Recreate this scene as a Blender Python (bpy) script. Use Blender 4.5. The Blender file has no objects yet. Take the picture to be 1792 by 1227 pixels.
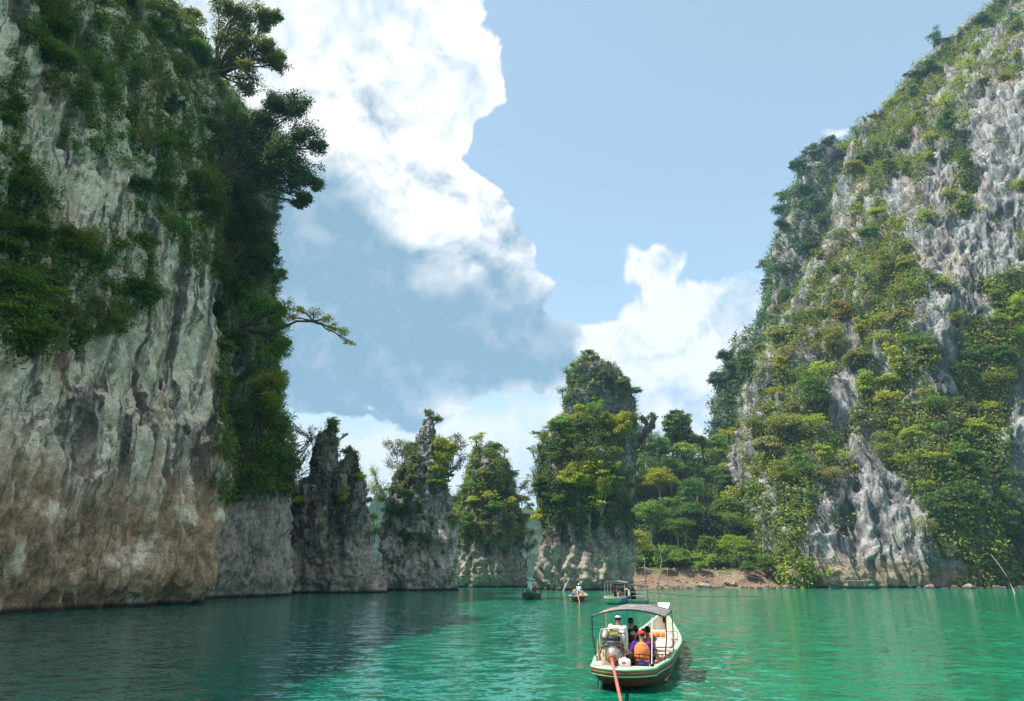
import bpy, bmesh, math, random
import numpy as np
from mathutils import Vector, Matrix, Quaternion

R = math.radians
scene = bpy.context.scene
COL = scene.collection
rng = random.Random(7)
nrng = np.random.default_rng(7)

# ------------------------------------------------------------------ camera
CAM_H, PITCH, FPX = 2.7, R(18.1), 1195.0          # photo is 1792 x 1227
cam_d = bpy.data.cameras.new('camera')
cam_d.sensor_width = 36.0
cam_d.lens = 36.0 * FPX / 1792.0
cam_d.clip_start, cam_d.clip_end = 0.1, 9000.0
cam = bpy.data.objects.new('camera', cam_d)
COL.objects.link(cam)
cam.location = (0, 0, CAM_H)
cam.rotation_euler = (math.pi / 2 + PITCH, 0, 0)
scene.camera = cam

CT, ST = math.cos(PITCH), math.sin(PITCH)

def ray(px, py):
    a, b = (px - 896.0) / FPX, (613.5 - py) / FPX
    return Vector((a, CT - b * ST, ST + b * CT))

def at(px, py, Y):
    d = ray(px, py)
    return Vector((0, 0, CAM_H)) + d * (Y / d.y)

def ground(px, py, z=0.0):
    d = ray(px, py)
    return Vector((0, 0, CAM_H)) + d * ((z - CAM_H) / d.z)

def proj(P):
    P = np.asarray(P, dtype=np.float64)
    x, y, z = P[..., 0], P[..., 1], P[..., 2] - CAM_H
    dep = y * CT + z * ST
    dep = np.where(np.abs(dep) < 1e-3, 1e-3, dep)
    return 896.0 + FPX * x / dep, 613.5 - FPX * (z * CT - y * ST) / dep, dep

# ------------------------------------------------------------------ exposure
scene.view_settings.view_transform = 'Standard'
scene.view_settings.look = 'None'
scene.view_settings.gamma = 1.0
scene.view_settings.use_curve_mapping = False
cy = scene.cycles
cy.use_denoising = True
cy.max_bounces, cy.diffuse_bounces, cy.glossy_bounces, cy.transmission_bounces, cy.transparent_max_bounces = 6, 3, 3, 4, 6
scene.view_settings.exposure = 0.75

# ------------------------------------------------------------------ sun
SUN_EL, SUN_AZ = R(59.0), R(-104.0)                 # azimuth clockwise from +Y
sun_d = bpy.data.lights.new('sun', 'SUN')
sun_d.energy, sun_d.angle, sun_d.color = 5.0, R(0.53), (1.0, 0.95, 0.86)
sun = bpy.data.objects.new('sun', sun_d)
COL.objects.link(sun)
to_sun = Vector((math.cos(SUN_EL) * math.sin(SUN_AZ), math.cos(SUN_EL) * math.cos(SUN_AZ), math.sin(SUN_EL)))
sun.rotation_euler = to_sun.to_track_quat('Z', 'Y').to_euler()
sun.location = to_sun * 300

# ------------------------------------------------------------------ node helper
class NT:
    def __init__(self, nt):
        self.nt = nt
    def n(self, typ, ins=None, **props):
        nd = self.nt.nodes.new(typ)
        for k, v in props.items():
            setattr(nd, k, v)
        for k, v in (ins or {}).items():
            self.set(nd, k, v)
        return nd
    def set(self, nd, k, v):
        s = nd.inputs[k]
        if isinstance(v, bpy.types.NodeSocket):
            self.nt.links.new(v, s)
        elif isinstance(v, bpy.types.Node):
            self.nt.links.new(v.outputs[0], s)
        else:
            s.default_value = v
    def m(self, op, a, b=None, c=None, clamp=False):
        nd = self.n('ShaderNodeMath', operation=op, use_clamp=clamp)
        self.set(nd, 0, a)
        if b is not None: self.set(nd, 1, b)
        if c is not None: self.set(nd, 2, c)
        return nd.outputs[0]
    def vm(self, op, a, b=None, out=0):
        nd = self.n('ShaderNodeVectorMath', operation=op)
        self.set(nd, 0, a)
        if b is not None: self.set(nd, 1, b)
        return nd.outputs[out]
    def ss(self, v, lo, hi, a=0.0, b=1.0):
        nd = self.n('ShaderNodeMapRange', {0: v, 1: lo, 2: hi, 3: a, 4: b}, interpolation_type='SMOOTHSTEP')
        return nd.outputs[0]
    def lin(self, v, lo, hi, a=0.0, b=1.0):
        return self.n('ShaderNodeMapRange', {0: v, 1: lo, 2: hi, 3: a, 4: b}).outputs[0]
    def mix(self, f, a, b, blend='MIX'):
        nd = self.n('ShaderNodeMix', data_type='RGBA', blend_type=blend)
        self.set(nd, 0, f); self.set(nd, 6, col(a)); self.set(nd, 7, col(b))
        return nd.outputs[2]
    def noise(self, vec, scale, detail=4.0, rough=0.55, dist=0.0, out=0, typ='FBM'):
        nd = self.n('ShaderNodeTexNoise', {'Scale': scale, 'Detail': detail, 'Roughness': rough, 'Distortion': dist}, noise_dimensions='3D')
        if vec is not None: self.set(nd, 'Vector', vec)
        return nd.outputs[out]
    def mapping(self, vec, loc=(0, 0, 0), rot=(0, 0, 0), sc=(1, 1, 1), typ='POINT'):
        nd = self.n('ShaderNodeMapping', {'Vector': vec, 'Location': loc, 'Rotation': rot, 'Scale': sc}, vector_type=typ)
        return nd.outputs[0]

def col(c):
    if isinstance(c, (tuple, list)) and len(c) == 3:
        return (c[0], c[1], c[2], 1.0)
    return c

# ------------------------------------------------------------------ world: physical sky with cumulus
world = bpy.data.worlds.new('World')
scene.world = world
world.use_nodes = True
world.cycles.sampling_method = 'NONE'
W = NT(world.node_tree)
world.node_tree.nodes.clear()
SKY_STR = 0.122
sky = W.n('ShaderNodeTexSky', sky_type='NISHITA', sun_disc=False, sun_elevation=SUN_EL, sun_rotation=SUN_AZ % (2 * math.pi),
          altitude=50.0, air_density=1.0, dust_density=0.6, ozone_density=2.2)
tc = W.n('ShaderNodeTexCoord')
D = W.vm('NORMALIZE', tc.outputs['Generated'])
sp = W.n('ShaderNodeSeparateXYZ', {0: D})
az = W.m('ARCTAN2', sp.outputs[0], sp.outputs[1])
el = W.m('ARCSINE', sp.outputs[2])
AE = W.n('ShaderNodeCombineXYZ', {0: az, 1: el, 2: 0.0}).outputs[0]

def ae(px, py):
    d = ray(px, py).normalized()
    return math.atan2(d.x, d.y), math.asin(d.z)

# billow noise on the sphere of directions
def billow(vec, det):
    return W.noise(vec, 9.0, det, 0.58)
wv = W.n('ShaderNodeTexNoise', {'Vector': D, 'Scale': 6.0, 'Detail': 3.0, 'Roughness': 0.55})
warp = W.vm('SUBTRACT', wv.outputs['Color'], (0.5, 0.5, 0.5))
sc_ = W.n('ShaderNodeVectorMath', {0: warp, 'Scale': 0.10}, operation='SCALE')
BV = W.vm('ADD', D, sc_.outputs[0])
B0 = billow(BV, 6.0)
B1 = billow(W.vm('ADD', BV, (0.010, 0.0, 0.026)), 4.0)      # towards the light, for relief
RELIEF = W.m('SUBTRACT', B0, B1)
vor = W.n('ShaderNodeTexVoronoi', {'Vector': BV, 'Scale': 26.0}, feature='F1')
PUFF = W.m('SUBTRACT', 0.42, vor.outputs['Distance'])
SOFT = W.noise(D, 4.0, 2.0, 0.5)
AEW_s = W.n('ShaderNodeVectorMath', {0: warp, 'Scale': 0.13}, operation='SCALE')
AEW = W.vm('ADD', AE, AEW_s.outputs[0])
AEW = W.vm('MULTIPLY', AEW, (1.0, 1.0, 0.0))

def field(blobs, vec, k=0.35):
    """smooth union of ellipses given in photo pixels; >0 inside"""
    L = None
    for (px, py, rx, ry, rot) in blobs:
        a, e = ae(px, py)
        a1, e1 = ae(px + 4, py); a2, e2 = ae(px, py - 4)
        sx = math.hypot(a1 - a, e1 - e) / 4; sy = math.hypot(a2 - a, e2 - e) / 4
        mp = W.mapping(vec, (a, e, 0), (0, 0, R(-rot)), (rx * sx, ry * sy, 1.0), 'TEXTURE')
        ln = W.vm('LENGTH', mp, out=1)
        if L is None: L = ln
        else:
            nd = W.n('ShaderNodeMath', operation='SMOOTH_MIN')
            W.set(nd, 0, L); W.set(nd, 1, ln); nd.inputs[2].default_value = k
            L = nd.outputs[0]
    return W.m('SUBTRACT', 1.0, L)

def cover(f, noise_amt, lo, hi, base=0.5):
    n = W.m('MULTIPLY', W.m('MULTIPLY_ADD', PUFF, 0.16, W.m('SUBTRACT', B0, base)), noise_amt)
    return W.ss(W.m('ADD', f, n), lo, hi)

skyc = W.mix(0.27, W.mix(1.0, sky.outputs[0], (1.28, 1.38, 1.18), 'MULTIPLY'), (4.3, 5.0, 5.4))
CK = 0.505
WHITE = tuple(x * CK for x in (10.9, 11.0, 11.1))
def cloud_col(dark, lo=(3.0, 5.2, 6.9), relief=5.0):
    """white sunlit vapour to blue grey shade"""
    s = W.m('ADD', dark, W.m('MULTIPLY', RELIEF, relief if not isinstance(relief, float) else -relief), clamp=True)
    return W.mix(s, WHITE, tuple(x * CK for x in lo))

# thin veil and bright bank low over the horizon
veil = W.m('MULTIPLY', W.ss(el, R(24), R(2)), W.lin(SOFT, 0.3, 0.7, 0.45, 0.95), clamp=True)
C = W.mix(veil, skyc, tuple(x * CK for x in (8.0, 8.9, 9.5)))
low = field([(640, 830, 260, 100, 0), (860, 800, 190, 105, 0), (1000, 770, 120, 90, 0), (500, 800, 130, 100, 0),
             (1200, 800, 180, 80, 0), (300, 800, 220, 110, 0), (1500, 800, 300, 90, 0), (0, 780, 260, 130, 0), (1850, 790, 200, 100, 0)], AEW, 0.5)
low_m = W.m('MULTIPLY', cover(low, 1.3, -0.05, 0.5), 0.9)
C = W.mix(low_m, C, cloud_col(W.ss(SOFT, 0.62, 0.25, 0.0, 0.35), (6.0, 7.6, 8.9), 3.0))
# cumulus standing behind the tall pinnacle
rc = field([(1145, 470, 70, 60, 0), (1180, 560, 105, 90, 0), (1090, 620, 90, 80, 0), (1250, 640, 115, 115, 0), (1200, 720, 190, 110, 0),
            (1325, 570, 60, 70, 0), (1040, 600, 45, 40, 0)], AEW, 0.3)
rc_m = cover(rc, 1.7, 0.0, 0.24)
C = W.mix(W.m('MULTIPLY', rc_m, 0.93), C, cloud_col(W.ss(SOFT, 0.60, 0.30, 0.06, 0.42), (6.0, 7.6, 8.9), 6.5))
# tall back tower of the big cumulus
bt = field([(735, 50, 150, 140, 0), (800, 165, 98, 105, 0), (770, 255, 100, 65, 0), (620, 10, 170, 170, 0), (540, -90, 230, 170, 0),
            (420, 40, 200, 260, 0), (690, 170, 110, 110, 0), (660, 240, 90, 80, 0)], AEW, 0.25)
bt_m = cover(bt, 1.35, 0.0, 0.08)
btd = W.ss(bt, 0.15, 0.6, 0.02, 0.30)
C = W.mix(bt_m, C, cloud_col(W.m('MULTIPLY', btd, W.lin(SOFT, 0.35, 0.6, 1.3, 0.5)), (6.2, 7.7, 9.0), 5.5))
# front tower, running down towards the far pinnacle
ft = field([(585, 185, 105, 105, 0), (670, 285, 105, 90, 0), (745, 330, 90, 85, 0), (805, 400, 82, 85, 0), (855, 460, 80, 66, 0),
            (905, 512, 78, 44, 0), (500, 330, 200, 210, 0), (590, 480, 260, 180, 0), (760, 560, 190, 110, 0), (890, 570, 110, 70, 0),
            (640, 650, 260, 95, 0), (940, 640, 70, 60, 0), (330, 420, 260, 330, 0)], AEW, 0.22)
ft_m = cover(ft, 1.3, 0.0, 0.10)
fd = field([(720, 590, 300, 120, -8), (600, 470, 190, 120, 0), (590, 655, 230, 95, -6), (880, 600, 170, 80, 8), (540, 380, 130, 110, 0),
            (640, 720, 150, 50, 0), (330, 500, 240, 230, 0)], AEW, 0.4)
fdark = W.ss(W.m('ADD', fd, W.m('MULTIPLY', W.m('SUBTRACT', SOFT, 0.5), 0.5)), -0.30, 0.45, 0.02, 1.0)
C = W.mix(ft_m, C, cloud_col(fdark, (2.75, 4.45, 5.85), W.m('MULTIPLY_ADD', fdark, 3.6, -5.0)))
# white scud across the shaded base
sc = field([(650, 705, 36, 20, 0), (1035, 605, 34, 22, 0), (1080, 550, 40, 20, -20),
            (800, 715, 80, 18, 0), (1465, 245, 34, 16, 0)], AEW, 0.3)
sc_m = W.m('MULTIPLY', cover(sc, 2.4, 0.1, 0.7), 0.75)
C = W.mix(sc_m, C, cloud_col(0.08, (6, 7.6, 8.9), 3.0))
# scattered fair-weather cumulus over the rest of the dome (kept off the stretch of sky in view, which is described above)
gen = W.noise(W.mapping(D, (3.1, 1.7, 0.4), (0, 0, 0), (1, 1, 1.6)), 2.4, 4.0, 0.55)
view = W.m('MULTIPLY', W.ss(W.m('ABSOLUTE', az), 0.62, 0.95, 1.0, 0.0), W.ss(el, R(46), R(60), 1.0, 0.0))
gen_m = W.m('MULTIPLY', W.m('MULTIPLY', W.ss(gen, 0.475, 0.56), W.m('SUBTRACT', 1.0, view)), W.ss(el, R(-2), R(6)))
C = W.mix(gen_m, C, cloud_col(W.ss(gen, 0.6, 0.8, 0.05, 0.6), (5.0, 6.6, 8.0), 4.0))
bg = W.n('ShaderNodeBackground', {'Color': C, 'Strength': SKY_STR})
wo = W.n('ShaderNodeOutputWorld', {'Surface': bg.outputs[0]})

# ------------------------------------------------------------------ object helpers
def tag(o, label=None, cat=None, group=None, kind=None):
    if label: o['label'] = label
    if cat: o['category'] = cat
    if group: o['group'] = group
    if kind: o['kind'] = kind
    return o

def empty(name, loc=(0, 0, 0), rz=0.0):
    o = bpy.data.objects.new(name, None)
    o.empty_display_size = 0.3
    COL.objects.link(o)
    o.location = loc
    o.rotation_euler = (0, 0, rz)
    return o

def link(name, me, parent=None, material=None):
    o = bpy.data.objects.new(name, me)
    COL.objects.link(o)
    if parent is not None: o.parent = parent
    if material is not None and not me.materials: me.materials.append(material)
    return o

def mesh_np(name, V, F, smooth=True, material=None):
    V = np.ascontiguousarray(V, dtype=np.float32); F = np.ascontiguousarray(F, dtype=np.int32)
    me = bpy.data.meshes.new(name)
    n, k = F.shape
    me.vertices.add(len(V)); me.vertices.foreach_set('co', V.ravel())
    me.loops.add(n * k); me.loops.foreach_set('vertex_index', F.ravel())
    me.polygons.add(n)
    me.polygons.foreach_set('loop_start', np.arange(0, n * k, k, dtype=np.int32))
    me.polygons.foreach_set('loop_total', np.full(n, k, dtype=np.int32))
    me.polygons.foreach_set('use_smooth', np.full(n, smooth, dtype=bool))
    me.update(calc_edges=True)
    if material is not None: me.materials.append(material)
    return me

def grid_faces(nr, nc, wrap=False):
    i, j = np.meshgrid(np.arange(nr - 1), np.arange(nc if wrap else nc - 1), indexing='ij')
    j2 = (j + 1) % nc
    return np.stack([i * nc + j, i * nc + j2, (i + 1) * nc + j2, (i + 1) * nc + j], -1).reshape(-1, 4)

# ------------------------------------------------------------------ noise in numpy
_perm = np.random.default_rng(3).permutation(256).astype(np.int32)
_perm = np.concatenate([_perm, _perm, _perm])
_val = (np.random.default_rng(4).random(256).astype(np.float32) * 2 - 1)

def vnoise(P):
    P = np.asarray(P, dtype=np.float32)
    i = np.floor(P).astype(np.int32)
    f = P - i
    u = f * f * f * (f * (f * 6 - 15) + 10)
    i &= 255
    X0 = _perm[i[..., 0]]; X1 = _perm[(i[..., 0] + 1) & 255]
    y0, y1 = i[..., 1], (i[..., 1] + 1) & 255
    z0, z1 = i[..., 2], (i[..., 2] + 1) & 255
    A0, A1, B0_, B1_ = _perm[X0 + y0], _perm[X0 + y1], _perm[X1 + y0], _perm[X1 + y1]
    def h(a, z): return _val[_perm[a + z]]
    ux, uy, uz = u[..., 0], u[..., 1], u[..., 2]
    def lerp(a, b, t): return a + (b - a) * t
    r0 = lerp(lerp(h(A0, z0), h(B0_, z0), ux), lerp(h(A1, z0), h(B1_, z0), ux), uy)
    r1 = lerp(lerp(h(A0, z1), h(B0_, z1), ux), lerp(h(A1, z1), h(B1_, z1), ux), uy)
    return lerp(r0, r1, uz)

def fbm(P, oct=4, gain=0.5, seed=0.0):
    P = np.asarray(P, dtype=np.float32) + np.float32(seed * 17.31 + 40.0)
    a, s, out = 1.0, 0.0, 0
    for _ in range(oct):
        out = out + a * vnoise(P); s += a
        P = P * 2.03 + 11.7; a *= gain
    return out / s

def ridged(P, oct=4, gain=0.5, seed=0.0):
    P = np.asarray(P, dtype=np.float32) + np.float32(seed * 23.17 + 60.0)
    a, s, out = 1.0, 0.0, 0
    for _ in range(oct):
        out = out + a * (1 - 2 * np.abs(vnoise(P))); s += a
        P = P * 2.07 + 7.3; a *= gain
    return out / s

def sstep(x, a, b):
    t = np.clip((x - a) / (b - a), 0, 1)
    return t * t * (3 - 2 * t)

def resample(Gd, nr, nc, rpos=None, cpos=None):
    """smooth (Catmull-Rom) resampling of a control grid of points"""
    Gd = np.asarray(Gd, dtype=np.float64)
    def along(A, pos):
        n = A.shape[0]
        i = np.clip(np.floor(pos).astype(int), 0, n - 2)
        t = (pos - i)[:, None, None]
        p0, p1, p2, p3 = A[np.maximum(i - 1, 0)], A[i], A[i + 1], A[np.minimum(i + 2, n - 1)]
        m1, m2 = (p2 - p0) * 0.5, (p3 - p1) * 0.5
        t2, t3 = t * t, t * t * t
        return (2 * t3 - 3 * t2 + 1) * p1 + (t3 - 2 * t2 + t) * m1 + (-2 * t3 + 3 * t2) * p2 + (t3 - t2) * m2
    r = np.linspace(0, Gd.shape[0] - 1, nr) if rpos is None else rpos
    c = np.linspace(0, Gd.shape[1] - 1, nc) if cpos is None else cpos
    A = along(Gd, r)
    return np.swapaxes(along(np.swapaxes(A, 0, 1), c), 0, 1)

def grid_normals(P, wrap=False):
    du = np.gradient(P, axis=0)
    if wrap:
        dv = (np.roll(P, -1, 1) - np.roll(P, 1, 1)) * 0.5
    else:
        dv = np.gradient(P, axis=1)
    N = np.cross(du, dv)
    return N / np.maximum(np.linalg.norm(N, axis=-1, keepdims=True), 1e-9)

class Host:
    """a rock or ground surface plants can stand on"""
    def __init__(self, V, N):
        self.V, self.N = V.reshape(-1, 3), N.reshape(-1, 3)
        self.px, self.py, self.dep = proj(self.V)
        v = self.V - np.array([0, 0, CAM_H])
        self.face = -(v * self.N).sum(1) / np.linalg.norm(v, axis=1)
    def hit(self, px, py, rad=9.0):
        d2 = (self.px - px) ** 2 + (self.py - py) ** 2
        k = np.where((d2 < rad * rad) & (self.face > 0))[0]
        if len(k) == 0:
            k = np.array([np.argmin(d2 + (self.face <= 0) * 4e3)])
        i = k[np.argmin(self.dep[k])]
        return self.V[i], self.N[i]
# ------------------------------------------------------------------ materials
def new_mat(name):
    m = bpy.data.materials.new(name)
    m.use_nodes = True
    m.node_tree.nodes.clear()
    return m, NT(m.node_tree)

def finish(t, shader, disp=None, vol=None):
    o = t.n('ShaderNodeOutputMaterial')
    if shader is not None: t.nt.links.new(shader, o.inputs['Surface'])
    if vol is not None: t.nt.links.new(vol, o.inputs['Volume'])

def plain(name, c, rough=0.6, metal=0.0, var=0.25, scale=6.0, bump=0.0, spec=0.4):
    """one base colour with uneven wear"""
    m, t = new_mat(name)
    ob = t.n('ShaderNodeTexCoord').outputs['Object']
    nz = t.noise(ob, scale, 6.0, 0.6)
    k = t.lin(nz, 0.3, 0.7, 1.0 - var, 1.0 + var)
    b = t.n('ShaderNodeBsdfPrincipled', {'Roughness': t.lin(nz, 0.3, 0.7, max(0.05, rough - 0.12), min(1.0, rough + 0.12)), 'Metallic': metal, 'Specular IOR Level': spec})
    cc = t.n('ShaderNodeVectorMath', {0: (c[0], c[1], c[2]), 'Scale': k}, operation='SCALE')
    t.nt.links.new(cc.outputs[0], b.inputs['Base Color'])
    if bump:
        bp = t.n('ShaderNodeBump', {'Strength': 0.6, 'Distance': bump, 'Height': t.noise(ob, scale * 4, 5.0, 0.6)})
        t.nt.links.new(bp.outputs[0], b.inputs['Normal'])
    finish(t, b.outputs[0])
    return m

def rock_material(name, pale, mid, dark, ochre, green, band, band_top, streak=1.0, ochre_amt=0.5, green_amt=0.4, dark_bias=0.0, vscale=1.0, white_streak=0.0, bump=0.25):
    """karst limestone: pale body, black tufa streaks running down, ochre and green stains, washed band over the water"""
    m, t = new_mat(name)
    P = t.n('ShaderNodeNewGeometry').outputs['Position']
    z = t.n('ShaderNodeSeparateXYZ', {0: P}).outputs[2]
    wob = t.n('ShaderNodeTexNoise', {'Vector': P, 'Scale': 0.12 / vscale, 'Detail': 4.0})
    wob = t.vm('SUBTRACT', wob.outputs['Color'], (0.5, 0.5, 0.5))
    ws = t.n('ShaderNodeVectorMath', {0: wob, 'Scale': 2.2 * vscale}, operation='SCALE')
    Pw = t.vm('ADD', P, ws.outputs[0])
    v1 = t.mapping(Pw, sc=(0.55 / vscale, 0.55 / vscale, 0.055 / vscale))
    v2 = t.mapping(Pw, (5, 2, 1), (0, 0, 0), (1.5 / vscale, 1.5 / vscale, 0.16 / vscale))
    n1 = t.noise(v1, 1.0, 7.0, 0.6)
    n2 = t.noise(v2, 1.0, 6.0, 0.6)
    patch = t.noise(P, 0.16 / vscale, 6.0, 0.58)
    fine = t.noise(P, 1.6 / vscale, 8.0, 0.65)
    grit = t.noise(P, 7.0 / vscale, 6.0, 0.7)
    c = t.mix(t.ss(fine, 0.42, 0.58), mid, pale)
    c = t.mix(t.m('MULTIPLY', t.ss(t.noise(t.mapping(P, (9, 4, 2)), 0.11 / vscale, 5.0, 0.6), 0.47, 0.60), green_amt), c, green)
    oc = t.m('MULTIPLY', t.ss(t.noise(t.mapping(Pw, (2, 8, 5), (0, 0, 0), (0.22 / vscale, 0.22 / vscale, 0.06 / vscale)), 1.0, 5.0, 0.6), 0.51, 0.62), ochre_amt)
    c = t.mix(oc, c, ochre)
    st = t.m('MULTIPLY', t.ss(n1, 0.52 - dark_bias, 0.59 - dark_bias), t.lin(patch, 0.3, 0.65, 0.35, 1.0), clamp=True)
    st2 = t.m('MULTIPLY', t.ss(n2, 0.55 - dark_bias, 0.62 - dark_bias), 0.65)
    c = t.mix(t.m('MULTIPLY', t.m('MAXIMUM', st, st2), streak, clamp=True), c, dark)
    n4 = t.noise(t.mapping(Pw, (6, 6, 2), (0, 0, 0), (0.42 / vscale, 0.42 / vscale, 0.017 / vscale)), 1.0, 4.0, 0.55)
    c = t.mix(t.m('MULTIPLY', t.ss(n4, 0.55, 0.63), t.ss(fine, 0.3, 0.55, 0.45, 0.95)), c, dark)
    if white_streak:
        n3 = t.noise(t.mapping(Pw, (1, 3, 7), (0, 0, 0), (0.9 / vscale, 0.9 / vscale, 0.05 / vscale)), 1.0, 5.0, 0.55)
        c = t.mix(t.m('MULTIPLY', t.ss(n3, 0.50, 0.60), white_streak), c, (0.50, 0.50, 0.49))
    # band scoured by the changing lake level
    edge = t.m('ADD', z, t.m('MULTIPLY', t.m('SUBTRACT', n1, 0.5), -band_top * 1.5))
    bm = t.ss(edge, band_top * 1.25, band_top * 0.72)
    bc = t.mix(t.ss(fine, 0.35, 0.65), tuple(x * 0.55 for x in band), band)
    bc = t.mix(t.m('MULTIPLY', t.ss(n2, 0.56, 0.68), 0.55), bc, dark)
    bc = t.mix(t.ss(t.noise(P, 0.33 / vscale, 4.0, 0.6), 0.55, 0.7), bc, tuple(min(1, x * 1.25 + 0.03) for x in mid))
    c = t.mix(bm, c, bc)
    # wet line
    c = t.mix(t.ss(t.m('ADD', z, t.m('MULTIPLY', fine, -0.5)), 0.35, -0.1), c, tuple(x * 0.5 for x in dark))
    c = t.mix(1.0, c, t.mix(t.ss(grit, 0.34, 0.66), (0.66, 0.65, 0.64), (1.22, 1.22, 1.22)), 'MULTIPLY')
    crk = t.n('ShaderNodeTexVoronoi', {'Vector': t.mapping(Pw, (0, 0, 0), (0, 0, 0), (0.42 / vscale, 0.42 / vscale, 0.07 / vscale)), 'Scale': 1.0}, feature='DISTANCE_TO_EDGE')
    c = t.mix(t.m('MULTIPLY', t.ss(crk.outputs['Distance'], 0.035, 0.0), t.ss(patch, 0.42, 0.6, 0.0, 0.75)), c, dark)
    pit = t.n('ShaderNodeTexVoronoi', {'Vector': t.mapping(Pw, (3, 1, 0), (0, 0, 0), (0.9 / vscale, 0.9 / vscale, 0.22 / vscale)), 'Scale': 1.0}, feature='F1')
    c = t.mix(t.m('MULTIPLY', t.ss(pit.outputs['Distance'], 0.26, 0.10), t.ss(fine, 0.53, 0.62, 0.0, 0.75)), c, dark)
    h = t.m('ADD', t.m('MULTIPLY', fine, 0.45), t.m('MULTIPLY', grit, 0.3))
    h = t.m('ADD', h, t.m('MULTIPLY', n2, 1.3))
    bp = t.n('ShaderNodeBump', {'Strength': 1.0, 'Distance': bump * vscale, 'Height': h})
    b = t.n('ShaderNodeBsdfPrincipled', {'Base Color': c, 'Roughness': 0.92, 'Specular IOR Level': 0.15, 'Normal': bp.outputs[0]})
    finish(t, b.outputs[0])
    return m

def leaf_material(name, gloss=0.25, trans=0.33):
    m, t = new_mat(name)
    oi = t.n('ShaderNodeObjectInfo')
    ri = t.n('ShaderNodeNewGeometry').outputs['Random Per Island']
    rnd = oi.outputs['Random']
    val = t.m('MULTIPLY', t.lin(ri, 0, 1, 0.55, 1.5), t.lin(rnd, 0, 1, 0.82, 1.2))
    hue = t.m('ADD', t.lin(ri, 0, 1, 0.485, 0.512), t.lin(t.m('FRACT', t.m('MULTIPLY', rnd, 7.13)), 0, 1, -0.012, 0.012))
    hs = t.n('ShaderNodeHueSaturation', {'Hue': hue, 'Saturation': 1.0, 'Value': val, 'Color': oi.outputs['Color']})
    b = t.n('ShaderNodeBsdfPrincipled', {'Base Color': hs.outputs[0], 'Roughness': 0.5, 'Specular IOR Level': gloss})
    tcol = t.mix(1.0, hs.outputs[0], (1.35, 1.35, 0.55), 'MULTIPLY')
    tr = t.n('ShaderNodeBsdfTranslucent', {'Color': tcol})
    mx = t.n('ShaderNodeMixShader', {0: trans, 1: b.outputs[0], 2: tr.outputs[0]})
    finish(t, mx.outputs[0])
    return m

M = {}
M['leaf'] = leaf_material('leaves')
M['bark'] = plain('bark', (0.085, 0.068, 0.052), 0.85, 0, 0.4, 3.0, 0.03, 0.1)
M['pale_bark'] = plain('pale_bark', (0.30, 0.27, 0.23), 0.85, 0, 0.35, 3.0, 0.02, 0.1)
M['cliff_shade'] = rock_material('grey_cliff_rock', (0.86, 0.76, 0.585), (0.64, 0.55, 0.415), (0.085, 0.078, 0.07), (0.44, 0.27, 0.12), (0.50, 0.54, 0.38),
                                 (0.56, 0.395, 0.25), 10.5, 1.0, 0.6, 0.12, -0.01, 1.0, 0.0, 0.26)
M['cliff_sun'] = rock_material('sunlit_cliff_rock', (0.33, 0.33, 0.325), (0.20, 0.20, 0.20), (0.065, 0.067, 0.07), (0.40, 0.26, 0.16), (0.20, 0.25, 0.23),
                               (0.42, 0.33, 0.24), 5.0, 0.85, 0.45, 0.3, 0.05, 2.2, 0.5, 0.28)
M['pinnacle'] = rock_material('dark_pinnacle_rock', (0.36, 0.335, 0.295), (0.21, 0.195, 0.175), (0.035, 0.034, 0.033), (0.22, 0.15, 0.09), (0.13, 0.14, 0.09),
                              (0.44, 0.385, 0.31), 6.5, 0.9, 0.35, 0.3, 0.03, 1.0, 0.0, 0.22)
M['pinnacle_pale'] = rock_material('grey_pinnacle_rock', (0.36, 0.345, 0.315), (0.19, 0.18, 0.17), (0.04, 0.04, 0.04), (0.24, 0.17, 0.11), (0.15, 0.17, 0.12),
                                   (0.60, 0.55, 0.47), 12.0, 0.9, 0.3, 0.3, 0.02, 1.1, 0.25, 0.22)
M['flank'] = rock_material('flank_rock', (0.44, 0.42, 0.37), (0.28, 0.265, 0.235), (0.06, 0.058, 0.055), (0.34, 0.24, 0.15), (0.2, 0.22, 0.16),
                            (0.50, 0.44, 0.36), 13.0, 0.9, 0.4, 0.2, 0.03, 0.9, 0.0, 0.26)
M['boulder'] = rock_material('boulder_rock', (0.42, 0.38, 0.33), (0.27, 0.235, 0.20), (0.12, 0.11, 0.10), (0.30, 0.2, 0.13), (0.2, 0.2, 0.14),
                             (0.40, 0.33, 0.26), 3.0, 0.5, 0.4, 0.2, 0.0, 0.6, 0.0, 0.12)

def soil_material():
    m, t = new_mat('bare_earth')
    P = t.n('ShaderNodeNewGeometry').outputs['Position']
    z = t.n('ShaderNodeSeparateXYZ', {0: P}).outputs[2]
    a = t.noise(P, 0.25, 6.0, 0.6); b_ = t.noise(P, 1.8, 7.0, 0.65); g = t.noise(t.mapping(P, (4, 1, 2)), 0.13, 4.0, 0.55)
    c = t.mix(t.ss(a, 0.38, 0.62), (0.18, 0.12, 0.08), (0.26, 0.195, 0.135))
    c = t.mix(t.ss(b_, 0.50, 0.68), c, (0.17, 0.125, 0.09))
    c = t.mix(t.m('MULTIPLY', t.ss(g, 0.54, 0.62), t.ss(z, 1.0, 2.0)), c, (0.10, 0.14, 0.03))
    up = t.ss(t.m('ADD', z, t.m('MULTIPLY', a, 3.0)), 4.6, 6.5)
    c = t.mix(up, c, (0.035, 0.045, 0.02))
    bp = t.n('ShaderNodeBump', {'Strength': 1.0, 'Distance': 0.4, 'Height': b_})
    b = t.n('ShaderNodeBsdfPrincipled', {'Base Color': c, 'Roughness': 0.95, 'Specular IOR Level': 0.1, 'Normal': bp.outputs[0]})
    finish(t, b.outputs[0])
    return m
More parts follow.
